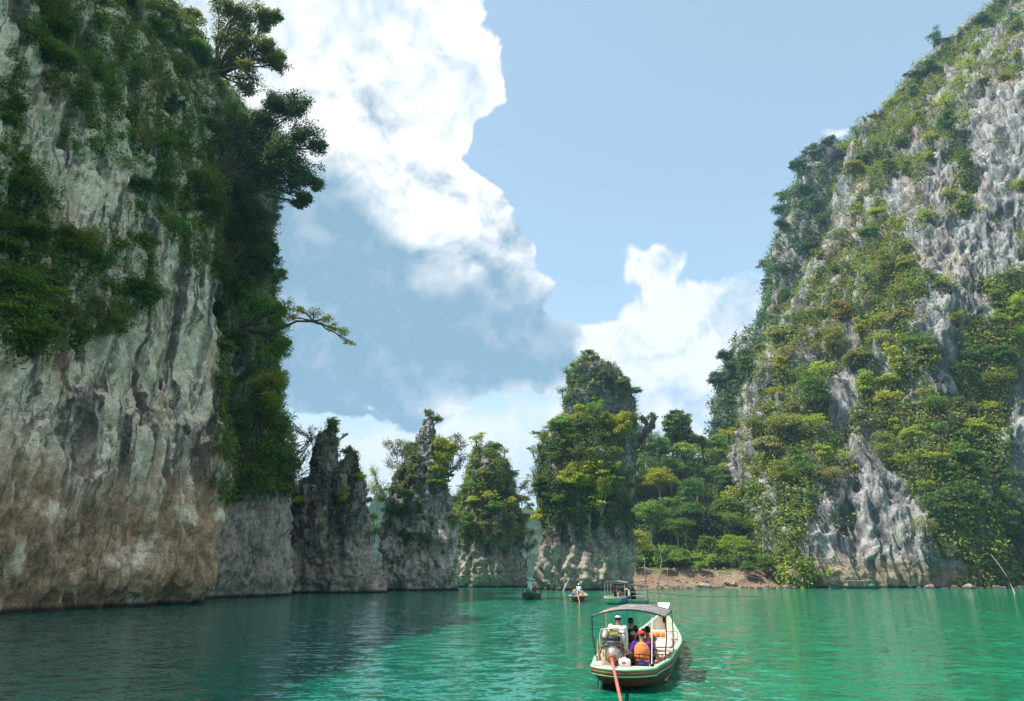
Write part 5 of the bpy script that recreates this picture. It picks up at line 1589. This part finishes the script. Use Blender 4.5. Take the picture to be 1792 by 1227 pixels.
# floor planks amidships and foredeck
for k in range(9):
    w = 0.19
    x = (k - 4) * (w + .012)
    if abs(x) < .83: MB().box((x, 4.1, .06), (w, 6.6 - abs(x) * 1.2, .03)).part('floor_plank', 'worn_plank', root)
for k in range(7):
    x = (k - 3) * .205
    MB().box((x, 7.55, .405), (.195, 2.7 - abs(x) * .5, .03)).part('deck_plank', 'cream_paint', root)
for k in range(5):
    s = 9.3 + k * .36
    MB().box((0, s, rz_f(s) - .24), (2 * hb(s) * .93, .345, .03)).part('deck_plank', 'cream_paint', root)
# short knees along each side; dark plates painted as shade in the rib gaps
for side in (-1, 1):
    for k in range(9):
        s = 2.2 + k * .62
        b = hb(s)
        MB().box((side * (b - .10), s, rz_f(s) - .16), (.14, .09, .34)).part('frame_knee', 'worn_plank', root)
    for k in range(6):
        s = 6.1 + k * .52
        MB().box((side * (hb(s) - .19), s, .425), (.24, .26, .014)).part('rib_gap_shade', 'pipe_dark', root)
for s, z in ((1.25, .34), (2.5, .34), (3.6, .34), (4.7, .36), (5.7, .38), (9.0, .70)):
    MB().box((0, s, z), (2 * hb(s) * .93, .26, .04)).part('thwart', 'cream_paint' if s > 3 else 'worn_plank', root)
# canopy: four posts, two hoops, side rails, ribs and a sagging tarpaulin
S0, S1, ZT = 1.15, 3.55, 1.60
hw = .985
def hoop_pts(s, n=13):
    return [Vector((hw * (-1 + 2 * k / (n - 1)), s, ZT + .02 * (s - S0) + .17 * (1 - (-1 + 2 * k / (n - 1)) ** 2))) for k in range(n)]
cano = link('canopy', MB().quadstrip([[Vector((p.x * .99, s, p.z + .018 - .045 * math.sin(math.pi * (s - S0) / (S1 - S0)) + .012 * math.sin(p.x * 9 + s * 3))) for p in hoop_pts(s, 25)[5:]] for s in [S0 + (S1 - S0) * k / 12 for k in range(13)]]).mesh('canopy', 'tarp_grey'), root)
so = cano.modifiers.new('thickness', 'SOLIDIFY'); so.thickness = 0.012
for s in (S0, S1):
    MB().tube(hoop_pts(s), .022).part('canopy_hoop', 'pipe_dark', root)
    for side in (-1, 1):
        b = min(hb(s), hw)
        MB().tube([Vector((side * (b - .03), s, rz_f(s) - .02)), Vector((side * hw, s, ZT * .7)), Vector((side * hw, s, ZT + .02 * (s - S0)))], .018).part('canopy_post', 'pipe_pale' if s == S1 else 'pipe_dark', root)
for side in (-1, 1):
    MB().tube([Vector((side * hw, S0 - .02, ZT)), Vector((side * hw, S1 + .02, ZT + .05))], .016).part('canopy_rail', 'pipe_dark', root)
for k in (1, 2, 3):
    MB().tube(hoop_pts(S0 + (S1 - S0) * k / 4), .010).part('canopy_rib', 'pipe_pale', root)
for k in range(15):       # ties along the near edge
    p = hoop_pts(S0, 25)[min(24, 6 + k + k // 5)]
    MB().ell(p + Vector((0, -.015, .005)), (.022, .016, .026), 6, 4).part('lashing', 'black_webbing', cano)
MB().tube([Vector((hw - .35, S0 + .1, ZT + .1)), Vector((.62, .55, .52))], .010).part('stay_rope', 'plastic_white', root)

# engine on its swivel, with drive shaft reaching back into the lake
EC = BL(1073, 1113, 19.1)
eng = empty('longtail_engine', FR @ Vector((EC.x, EC.y, 0.44)), -FW)
eng.scale = (0.92, 0.92, 0.86)
tag(eng, 'exposed engine at the stern with a silver bell housing and long red shaft', 'engine', 'longtail engines')
E = lambda x, y, z: Vector((x, y, z))
MB().box(E(0, .25, .52), (.36, .62, .40), None, .04).box(E(0, .25, .76), (.28, .56, .12)).part('engine_block', 'cast_iron', eng)
MB().lathe(E(0, -.02, .34), E(0, -.40, .26), [(0, .235), (.12, .25), (.25, .23), (.55, .17), (.8, .13), (1, .12)], 20).part('bell_housing', 'steel', eng)
for k in range(10):
    an = 6.28319 * k / 10
    MB().cyl(E(.23 * math.cos(an), -.03, .335 + .23 * math.sin(an)), E(.23 * math.cos(an), -.075, .33 + .23 * math.sin(an)), .018, n=7).part('bolt', 'rusty_iron', eng)
MB().lathe(E(0, -.36, .27), E(0, -.46, .25), [(0, .135), (.3, .15), (.7, .13), (1, .09)], 16).part('coupling', 'rusty_iron', eng)
MB().lathe(E(-.27, .12, .74), E(-.24, .30, .98), [(0, .085), (.15, .11), (.5, .11), (.8, .10), (1, .05)], 14).part('air_canister', 'steel', eng)
MB().lathe(E(.30, .05, .60), E(.28, .10, .98), [(0, .07), (.12, .105), (.6, .11), (.85, .09), (1, .05)], 14).part('air_canister', 'steel', eng)
MB().cyl(E(.33, -.02, .50), E(.36, -.04, .66), .06, .05, 12).part('oil_filter', 'steel', eng)
MB().box(E(.02, .10, .93), (.26, .22, .17), None, .03).part('battery', 'yellow_paint', eng)
MB().box(E(.02, .10, 1.022), (.24, .20, .02)).part('battery_lid', 'cream_paint', eng)
MB().tube([E(-.36, -.02, .35), E(-.38, -.02, .85), E(-.33, -.02, 1.02), E(.10, -.02, 1.07), E(.36, -.02, 1.0), E(.40, -.02, .8), E(.38, -.02, .35)], .022).part('guard_hoop', 'pipe_pale', eng)
MB().tube([E(-.34, -.10, .52), E(-.20, -.16, .60), E(.10, -.16, .60), E(.28, -.12, .56), E(.32, -.1, .40)], .017).part('guard_hoop', 'pipe_dark', eng)
MB().tube([E(-.22, .3, .62), E(-.36, .18, .62), E(-.34, .02, .50), E(-.40, -.12, .38), E(-.38, -.1, .18)], .035, 9).part('exhaust', 'rusty_iron', eng)
MB().tube([E(.2, .4, .8), E(.1, .45, .92), E(-.12, .40, .9), E(-.2, .28, .9)], .03, 9).part('intake_hose', 'black_drum', eng)
MB().tube([E(-.44, .02, .75), E(-.46, 0, .45), E(-.42, -.08, .2), E(-.36, -.16, .05)], .016).part('fuel_hose', 'yellow_hose', eng)
MB().tube([E(.16, -.08, .62), E(.24, -.16, .52), E(.30, -.2, .36), E(.22, -.26, .26)], .014).part('cable', 'black_drum', eng)
MB().tube([E(-.12, -.06, .66), E(-.2, -.14, .56), E(-.28, -.18, .44), E(-.24, -.24, .3)], .013).part('cable', 'black_drum', eng)
for z, w in ((.44, .08), (.52, .11), (.6, .09)):
    MB().cyl(E(-.19, .02, z), E(-.19, -.05, z), w * .7, n=14).part('pulley', 'steel', eng)
    MB().cyl(E(.17, .02, z + .05), E(.17, -.04, z + .05), w * .6, n=14).part('pulley', 'rusty_iron', eng)
MB().box(E(0, .15, .20), (.46, .60, .06)).box(E(-.2, .15, .32), (.05, .55, .2)).box(E(.2, .15, .32), (.05, .55, .2)).part('engine_bed', 'rusty_iron', eng)
MB().cyl(E(0, .10, -.03), E(0, .10, .20), .05).part('swivel_post', 'rusty_iron', eng)
tipw = at(1087, 1229, 15.7)
t_loc = (Matrix.Translation(eng.location) @ Matrix.Rotation(-FW, 4, 'Z') @ Matrix.Diagonal((.92, .92, .86, 1))).inverted() @ tipw
s0 = E(0, -.44, .25); dr = (Vector(t_loc) - s0).normalized(); Ls = (Vector(t_loc) - s0).length + 1.6
MB().cyl(s0, s0 + dr * Ls, .043, .04, 12).part('drive_shaft', 'shaft_red', eng)
MB().cyl(s0 - dr * .02, s0 + dr * .16, .06, .05, 12).part('shaft_collar', 'shaft_red', eng)
pe = s0 + dr * Ls
pr_ = MB()
pr_.cyl(pe - dr * .02, pe + dr * .10, .045, .03)
sx = dr.cross(Vector((0, 0, 1))).normalized(); sz = sx.cross(dr)
for k in range(3):
    an = 6.28319 * k / 3; r = sx * math.cos(an) + sz * math.sin(an); q = dr.cross(r)
    pr_.quadstrip([[pe + r * .03 - q * .02, pe + r * .03 + q * .02 + dr * .03], [pe + r * .11 - q * .055, pe + r * .11 + q * .055 + dr * .05], [pe + r * .17 - q * .03, pe + r * .17 + q * .03 + dr * .03]])
pr_.part('propeller', 'steel', eng)
MB().tube([E(.05, .5, .7), E(.10, 1.0, .62), E(.12, 1.5, .60)], .02).part('tiller', 'pipe_dark', eng)

# thin rods down the transom
MB().tube([Vector((-.62, -.12, .45)), Vector((-.66, -.16, .0)), Vector((-.70, -.22, -.3))], .014).part('rudder_rod', 'pipe_dark', root)
MB().tube([Vector((-.10, -.16, .45)), Vector((-.08, -.18, .0)), Vector((-.06, -.2, -.3))], .012).part('rudder_rod', 'pipe_dark', root)

def loose(name, mb, mat_, frame, pos, label, cat, rz_=0.0, group=None):
    o = mb.part(name, mat_, None)
    o.location = frame @ Vector(pos); o.rotation_euler = (0, 0, frame.to_euler().z + rz_)
    tag(o, label, cat, group)
    return o
jug = loose('plastic_can', MB().lathe((0, 0, 0), (0, 0, .26), [(0, .10), (.06, .13), (.7, .13), (.85, .09), (.88, .04), (1, .04)], 10), 'plastic_white', FR, BL(1094, 1166, 18.75) * 1.0, 'white plastic water can with a pink mark on the stern deck', 'can')
jp = BL(1094, 1168, 18.8); jug.location = FR @ Vector((jp.x, .12, rz_f(0.1) - .005))
jug.scale = (1.2, .9, .8)
MB().cyl((0, -.134, .11), (0, -.131, .11), .045, n=12).part('printed_mark', 'pink_print', jug)
vz = MB()
for k in range(3): vz.capsule((-.2 + .2 * k, -.02 * k, .07 + .02 * (k % 2)), .085, (-.14 + .2 * k, .12, .06), .075)
vz.capsule((-.26, .1, .06), .06, (.26, .14, .1), .06)
loose('life_vest', vz, 'vest_orange', FR, (-.10, 9.7, rz_f(9.7) - .22), 'orange life vest thrown on the bow deck', 'life vest')
bg_ = MB(); bg_.ell((0, 0, .13), (.26, .18, .14)).capsule((-.12, .05, .2), .06, (.14, -.04, .2), .06)
rb = loose('cloth_bag', bg_, 'red_cloth', FR, (.62, 4.35, .08), 'red and white bundle lying against the side of the boat', 'bag')
for k in range(3): MB().box((-.12 + .12 * k, -.01, .22 + .015 * (k == 1)), (.04, .28, .07)).part('stripe', 'plastic_white', rb)
loose('wooden_crate', MB().box((0, 0, .10), (.46, .34, .20)), 'pipe_dark', FR, (.45, 1.95, .08), 'dark box on the floor beside the man in the purple shirt', 'box')
co = loose('rope_coil', MB(), 'plastic_white', FR, (-.72, .35, .40), 'loop of pale rope on the stern beside the engine', 'rope') if False else None
rp_ = MB()
for k in range(3): rp_.tube([(.15 * (1 - .12 * k) * math.cos(a * .45), .13 * (1 - .12 * k) * math.sin(a * .45), .02 + .022 * k) for a in range(15)], .012, 6)
loose('rope_coil', rp_, 'plastic_white', FR, (-.70, .16, rz_f(.1)), 'coil of pale rope on the stern deck beside the engine', 'rope')

# the people aboard
PB = 'people aboard the near boat'
person('boatman in white cap and white shirt bent over behind the engine', FR, (BL(1079, 1100, 20.1).x + .05, 1.02, .88), 0.15, (.10, .28), ((-.25, .40, .15), (.20, .42, .1)), None, (0, -.15), 'skin_dark', 'white_cotton', 'short', 'navy_cotton', None, 'hair_black', 'cap_white', group=PB)
MB().box((-.45, 1.04, .42), (.7, .26, .72)).part('helm_seat', 'worn_plank', root)
person('passenger dressed in black beside the boatman', FR, (BL(1099, 1095, 20.2).x, 1.75, .74), -0.1, (.06, .12), ((-.2, .35, .05), (.28, .25, .05)), None, (.2, -.1), 'skin', 'black_cotton', 'long', 'black_cotton', None, 'hair_black', None, group=PB)
MB().box((-.30, 1.75, .33), (.6, .30, .56)).part('helm_seat', 'worn_plank', root)
person('woman in orange vest with long dark hair and grey cap turned sideways', FR, (BL(1102, 1138, 20.0).x, 1.62, .40), -0.9, (.02, .10), ((-.15, .38, .05), (.2, .36, .05)), ((-.14, .42, -.36), (.14, .42, -.36)), (-.15, 0), 'skin', 'grey_cotton', 'short', 'black_cotton', 'vest_deep', 'hair_black', 'cap_grey', True, group=PB)
person('man in purple shirt, jeans, red cap and bright orange vest seated at the stern', FR, (BL(1122, 1155, 19.4).x, 1.10, .47), 0.12, (.03, .10), ((-.34, .12, .02), (.50, .30, .06)), ((-.16, .44, -.40), (.16, .44, -.40)), (.9, -.1), 'skin', 'purple_cotton', 'short', 'denim', 'vest_orange', 'hair_black', 'cap_red', group=PB)
ph = person('passenger in orange vest holding a camera up to the face', FR, (BL(1137, 1125, 21.3).x, 2.55, .47), 0.25, (0, .03), ((-.17, .30, .62), (.02, .28, .60)), ((-.15, .45, -.40), (.15, .45, -.40)), (.25, 0), 'skin', 'grey_cotton', 'short', 'black_cotton', 'vest_deep', 'hair_black', None, group=PB)
person('passenger with loose brown hair seated in the middle of the near boat', FR, (BL(1110, 1120, 21.5).x, 3.35, .44), 0.0, (0, .08), ((-.2, .35, .05), (.2, .35, .05)), ((-.15, .45, -.38), (.15, .45, -.38)), (.1, 0), 'skin', 'grey_cotton', 'short', 'navy_cotton', None, 'hair_brown', None, True, group=PB)
cmr = MB(); cmr.box((0, 0, 0), (.13, .06, .09)).cyl((0, .03, 0), (0, .12, 0), .035, .038)
hp = Vector((BL(1137, 1125, 21.3).x, 2.55, .47))
ql = Matrix.Rotation(.25, 3, 'Z') @ Vector((-.08, .36, .66))
loose('camera', cmr, 'camera_black', FR, hp + ql, 'black camera held up by a passenger in an orange vest', 'camera', .25)

# ---- boats farther off
def small_boat(px, Y, rz_, L, beam, label, outer, rail, inner, stripe, roof=None, roof_m='tarp_grey', posts='pipe_dark', zt=1.75, s_range=(1.2, 5.0), shaft=False, bowup=1.1, py=None, stern=.8, rim=.55):
    p = at(px, 1040, Y); org = Vector((p.x, Y, 0))
    r, fr = boat_root('longtail_boat', org, rz_, label)
    f = hull_fn(L, beam, stern, rim, rim, bowup)
    build_hull(r, L, f, outer, rail, inner, stripe, detail=False)
    for s in (1.4, 2.6, 3.8, 5.0):
        if s < L * .7: MB().box((0, s, .30), (2 * f[0](s) * .92, .25, .04)).part('thwart', inner, r)
    MB().box((0, L * .42, .06), (beam * 1.6, L * .6, .03)).part('floor_plank', inner, r)
    if roof:
        a, b = s_range
        rows = [[Vector((beam * 1.02 * (-1 + 2 * k / 12), s, zt + .14 * (1 - (-1 + 2 * k / 12) ** 2) + .03 * math.sin(s * 2))) for k in range(13)] for s in np.linspace(a, b, 7)]
        c = MB().quadstrip(rows).part('canopy', roof_m, r); m_ = c.modifiers.new('t', 'SOLIDIFY'); m_.thickness = .04
        for s in (a + .1, (a + b) / 2, b - .1):
            for sd_ in (-1, 1):
                MB().tube([Vector((sd_ * (f[0](s) - .02), s, f[1](s) - .02)), Vector((sd_ * beam * .98, s, zt))], .03).part('canopy_post', posts, r)
            MB().tube([Vector((beam * 1.0 * (-1 + 2 * k / 8), s, zt - .03 + .14 * (1 - (-1 + 2 * k / 8) ** 2))) for k in range(9)], .025).part('canopy_hoop', posts, r)
    if shaft:
        e = empty('longtail_engine', fr @ Vector((-.05, .35, rim - .05)), rz_)
        tag(e, 'small dark engine with red shaft on the stern of the boat of yellow shirted crew', 'engine', 'longtail engines')
        MB().box((0, .1, .35), (.4, .55, .4)).part('engine_block', 'cast_iron', e); MB().cyl((0, -.15, .32), (0, -.35, .28), .2, .12).part('bell_housing', 'steel', e); MB().cyl((0, .1, -.05), (0, .1, .2), .06).part('swivel_post', 'rusty_iron', e)
        MB().cyl((0, -.3, .3), (.35, -3.1, -.75), .06, .05).part('drive_shaft', 'shaft_red', e); MB().cyl((-.1, .1, .55), (-.1, .1, .72), .1).part('air_canister', 'steel', e)
    return r, fr

rA, fA = small_boat(933, 86.0, math.pi - .08, 8.0, 1.08, 'teal roofed boat coming bow first beside the squat pinnacle', 'dark_green_hull', 'teal_paint', 'worn_plank', 'teal_paint', True, 'roof_dark', 'teal_paint', 1.80, (1.0, 6.0), bowup=.95)
rB, fB = small_boat(1011, 73.5, -.12, 8.0, .92, 'open wooden boat with red tail shaft and yellow clad crew before the broad pinnacle', 'worn_plank', 'worn_plank', 'worn_plank', 'brown_wood', None, shaft=True, bowup=.95)
rC, fC = small_boat(1073, 67.5, -.30, 9.0, .98, 'boat with cream inside, blue waterline and a blue grey roof behind the near canopy', 'blue_paint', 'cream_paint', 'cream_paint', 'mint_paint', True, 'tarp_grey', 'pipe_pale', 1.88, (1.0, 4.6), bowup=1.2, rim=.62)
rE, fE = small_boat(1540, 136.0, math.pi / 2, 9.8, .85, 'dark green longtail moored under the sunlit cliff', 'dark_green_hull', 'dark_green_hull', 'worn_plank', 'dark_green_hull', None, bowup=1.15, rim=.45)
for s in (3.0, 6.2):
    for sd_ in (-1, 1): MB().tube([Vector((sd_ * .6, s, .4)), Vector((sd_ * .6, s, 1.45))], .03).part('awning_post', 'pipe_pale', rE)
for sd_ in (-1, 1): MB().tube([Vector((sd_ * .6, 2.7, 1.45)), Vector((sd_ * .6, 6.5, 1.48))], .035).part('awning_pole', 'pipe_pale', rE)
MB().box((0, 1.2, .62), (.7, .8, .5)).part('covered_engine', 'teal_paint', rE)
PF = 'people on the boats farther off'
vf = .03
person('seated passenger in red on the teal roofed boat', fA, (-.35, 4.4, .47), 0.1, shirt='red_cloth', vest=None, voxel=vf, group=PF)
person('seated passenger in white on the teal roofed boat', fA, (.35, 3.6, .47), 0.0, shirt='white_cotton', trousers='navy_cotton', voxel=vf, group=PF)
person('seated passenger in black on the teal roofed boat', fA, (.30, 4.8, .47), 0.2, shirt='black_cotton', trousers='black_cotton', voxel=vf, group=PF)
person('boatman with white cap seated high on the open wooden boat', fB, (.10, 1.25, .92), 0.1, (0, .1), shirt='white_cotton', trousers='navy_cotton', cap='cap_white', voxel=vf, group=PF)
MB().box((.1, 1.25, .45), (.7, .4, .68)).part('helm_seat', 'worn_plank', rB)
person('crew member in yellow seated in the open wooden boat', fB, (-.30, 1.75, .62), 0.3, shirt='yellow_cloth', trousers='black_cotton', voxel=vf, group=PF)
MB().box((-.3, 1.75, .3), (.5, .3, .4)).part('helm_seat', 'worn_plank', rB)
person('second crew member in yellow, nearer the bow of the open wooden boat', fB, (.25, 2.6, .47), -0.2, shirt='yellow_cloth', trousers='navy_cotton', cap='cap_white', voxel=vf, group=PF)
loose('cloth_bag', MB().ell((0, 0, .22), (.22, .2, .26)).capsule((0, 0, .4), .07, (.05, 0, .5), .05), 'blue_cloth', fB, (-.55, .45, .42), 'blue bag hanging at the stern of the open wooden boat', 'bag')
person('person in dark trousers standing under the blue grey roof', fC, (-.10, 2.0, .98), 0.0, shirt='red_cloth', trousers='black_cotton', stand=True, voxel=vf, group=PF)
person('person seated in the boat with the blue grey roof', fC, (.35, 2.9, .47), 0.2, shirt='grey_cotton', vest='vest_orange', trousers='black_cotton', voxel=vf, group=PF)
person('swimmer resting orange vest against the stern of the boat with the blue grey roof', fC, (-.35, 1.3, .47), .4, shirt='white_cotton', vest='vest_orange', voxel=vf, group=PF) if False else None
# moored raft with dark roof and rails
pr = at(1107, 1040, 70.5)
raft = empty('pontoon_raft', (pr.x, 70.5, 0), -.22)
tag(raft, 'green pontoon raft with grey railings, black drums and a dark flat roof', 'raft')
frR = Matrix.Translation(raft.location) @ Matrix.Rotation(-.22, 4, 'Z')
MB().box((0, 0, .16), (2.9, 4.2, .30)).part('float', 'green_paint', raft)
MB().box((0, 0, .335), (2.96, 4.26, .05)).part('deck', 'grey_rail', raft)
rf = MB().quadstrip([[Vector((x, y, 1.72 + .10 * (x + 1.4) * -.6 + .05 * math.cos(x * 1.2))) for x in np.linspace(-1.75, 1.55, 9)] for y in (-2.1, -.7, .7, 2.1)]).part('roof', 'roof_dark', raft); m_ = rf.modifiers.new('t', 'SOLIDIFY'); m_.thickness = .06
for x in (-1.35, -.1, 1.35):
    for y in (-2.0, 2.0):
        MB().tube([Vector((x, y, .35)), Vector((x, y, 1.70))], .03).part('roof_post', 'grey_rail', raft)
for y in (-2.0, 2.0):
    for z in (.72, 1.05):
        MB().tube([Vector((-1.4, y, z)), Vector((1.4, y, z))], .022).part('rail', 'grey_rail', raft)
for x in (-1.4, 1.4):
    for z in (.72, 1.05):
        MB().tube([Vector((x, -2.0, z)), Vector((x, 2.0, z))], .022).part('rail', 'grey_rail', raft)
for k, (x, y) in enumerate(((-.8, .4), (.0, .5))):
    d_ = loose('drum', MB().lathe((0, 0, 0), (0, 0, .82), [(0, .28), (.03, .30), (.33, .29), (.36, .305), (.62, .29), (.65, .305), (.96, .30), (1, .28)], 18), 'black_drum', frR, (x, y, .362), 'black drum on the raft, ' + ('next to the blue grey roof' if k == 0 else 'second from the blue grey roof'), 'drum', 0, 'black drums on the raft')
MB().tube([Vector((1.4, -1.9, 1.05)), Vector((6.0, 4.0, .5)), Vector((14.0, 20.0, .10)), Vector((24.0, 76.0, .8))], .02).part('mooring_line', 'pipe_dark', raft)
# post beside the moored longtail
po = link('mooring_post', MB().tube([at(1453, 1036, 138), at(1452, 1022, 138)], .16).mesh('mooring_post', 'brown_wood')); tag(po, 'dark wooden mooring post at the bow of the moored longtail', 'post')
st_ = link('driftwood_log', MB().tube([at(985, 1036, 120), at(992, 1022, 120.4), at(997, 1011, 121)], [.16, .12, .06]).mesh('driftwood_log', 'pale_bark')); tag(st_, 'pale driftwood log leaning on the foot of the broad pinnacle', 'log')

# ------------------------------------------------------------------ boulders on the banks
def boulder_mesh(seed):
    g = np.random.default_rng(seed)
    b = MB(); b.ell((0, 0, .25), (1, .8, .62), 26, 16)
    V = np.array(b.V)
    n = V / np.maximum(np.linalg.norm(V, axis=1, keepdims=True), 1e-6)
    V = V + n * (0.30 * fbm(V * 1.3, 2, .5, seed)[:, None] + .14 * ridged(V * 3.0, 2, .5, seed)[:, None])
    V = np.round(V * 4.5 + .3 * g.random(3)) / 4.5 * .35 + V * .65
    me = bpy.data.meshes.new('boulder'); me.from_pydata(V.tolist(), [], b.F); me.materials.append(M['boulder'])
    return me
BM = [boulder_mesh(s) for s in range(7)]
spots = [(1231, 1014, 1.7), (1274, 1007, 1.3), (1285, 1009, 1.0), (1258, 1017, .8), (1248, 1022, .6), (1205, 1020, .6), (1300, 1018, .5), (1330, 1026, .8), (1352, 1024, .5), (1370, 1019, .7), (1378, 1026, 1.0), (1180, 1024, .5), (1160, 1026, .4), (1316, 1022, .4), (1340, 1013, .5),
         (1718, 1011, 1.7), (1745, 1018, .9), (1705, 1020, .7), (1700, 1028, 1.3), (1720, 1030, .6), (1673, 1022, .9), (1650, 1024, .7), (1630, 1026, 1.1), (1618, 1015, 1.3), (1640, 1014, .8), (1690, 1017, .5), (1660, 1031, .5), (1735, 1031, .5), (1760, 1030, .6), (1775, 1016, 1.2), (1788, 1022, .9), (1790, 1008, .8),
         (1755, 1024, .4), (1608, 1029, .7), (1780, 1031, .5), (1685, 1032, .4)]
HB = HOST['hill']
for k, (px, py, r) in enumerate(spots):
    p, n = HB.hit(px, py, 14)
    o = link('boulder', BM[k % 7]); o.location = (float(p[0]), float(p[1]) - .2, max(float(p[2]) - r * .25, -r * .3))
    o.scale = (r, r * rng.uniform(.8, 1.2), r * rng.uniform(.7, 1.05)); o.rotation_euler = (rng.uniform(-.2, .2), rng.uniform(-.2, .2), rng.uniform(0, 6.28))
    big = 'big' if r > 1.2 else 'middling' if r > .75 else 'small'
    where = ('bank below the wooded hill' if px < 1450 else 'stony bank below the sunlit cliff')
    o['_k'] = (px); tag(o, '%s boulder from the broad pinnacle on the %s' % (big, where), 'boulder', 'boulders on the ' + where)
seen = {}
for o in [x for x in COL.objects if x.name.startswith('boulder')]:
    seen.setdefault(o['label'], []).append(o)
for lab, L in seen.items():
    L.sort(key=lambda q: q['_k'])
    for k, o in enumerate(L):
        if len(L) > 1: o['label'] = ('%s %s' % (['first', 'second', 'third', 'fourth', 'fifth', 'sixth', 'seventh', 'eighth', 'ninth', 'tenth', 'eleventh', 'twelfth', 'thirteenth', 'fourteenth', 'fifteenth'][min(k, 14)], lab)).replace('from the broad pinnacle on', 'from the broad pinnacle along')
for o in [x for x in COL.objects if x.name.startswith('boulder')]: del o['_k']
for k, pts in enumerate((((1300, 1003), (1328, 1015)), ((1362, 1014), (1385, 1018)), ((1760, 1000), (1790, 1012)))):
    a, b = [at(x, y, 149.0) for x, y in pts]
    a.z = max(a.z, float(hill_z(np.array(a.x), np.array(149.0))) + .1); b.z = float(hill_z(np.array(b.x), np.array(149.0))) + .25
    o = link('driftwood_log', MB().tube([a, a.lerp(b, .5), b], [.20, .17, .09]).mesh('driftwood_log', 'pale_bark'))
    tag(o, ('bleached log lying across the bank below the palm', 'short bleached log close to the corner of the sunlit cliff', 'bleached log on the stony bank by the leaning branch')[k], 'log', 'driftwood on the banks')

# ------------------------------------------------------------------ rubble on the banks
def rubble(n, seed):
    g = np.random.default_rng(seed)
    h = HOST['hill']
    k = np.where((h.V[:, 2] > -0.1) & (h.V[:, 2] < 4.2) & (h.V[:, 1] < 158) & (h.px > 1090) & (h.px < 1800) & ((h.px < 1400) | (h.px > 1585)))[0]
    w = np.where(h.px[k] > 1500, 2.2, 1.0)
    c = h.V[g.choice(k, n, p=w / w.sum())] + np.stack([g.normal(0, .3, n), g.normal(0, .3, n), np.zeros(n)], -1)
    r = 0.10 + 0.34 * g.random(n) ** 3
    base = np.array([(1, 0, 0), (0.3, 0.9, 0.1), (-0.8, 0.5, 0), (-0.7, -0.7, 0.1), (0.4, -0.9, 0), (0.1, 0.1, 0.8), (0.35, -0.3, 0.7), (0, 0, -0.5)])
    F0 = np.array([(0, 1, 5), (1, 2, 5), (2, 3, 6), (3, 4, 6), (4, 0, 6), (0, 5, 6), (2, 6, 5), (1, 0, 7), (2, 1, 7), (3, 2, 7), (4, 3, 7), (0, 4, 7)])
    a = g.random(n) * 6.283
    B = base[None] * (1 + 0.35 * g.normal(0, 1, (n, 8, 1))) * r[:, None, None] * np.stack([np.ones(n), 0.6 + .5 * g.random(n), 0.5 + .5 * g.random(n)], -1)[:, None]
    X = B[..., 0] * np.cos(a)[:, None] - B[..., 1] * np.sin(a)[:, None]; Y = B[..., 0] * np.sin(a)[:, None] + B[..., 1] * np.cos(a)[:, None]
    V = np.stack([X, Y, B[..., 2]], -1) + c[:, None]
    F = (F0[None] + (np.arange(n) * 8)[:, None, None]).reshape(-1, 3)
    o = link('bank_rubble', mesh_np('bank_rubble', V.reshape(-1, 3), F, False, M['boulder']))
    tag(o, 'loose stones and broken rock strewn over the bare banks', 'rubble', None, 'stuff')
rubble(2600, 77)
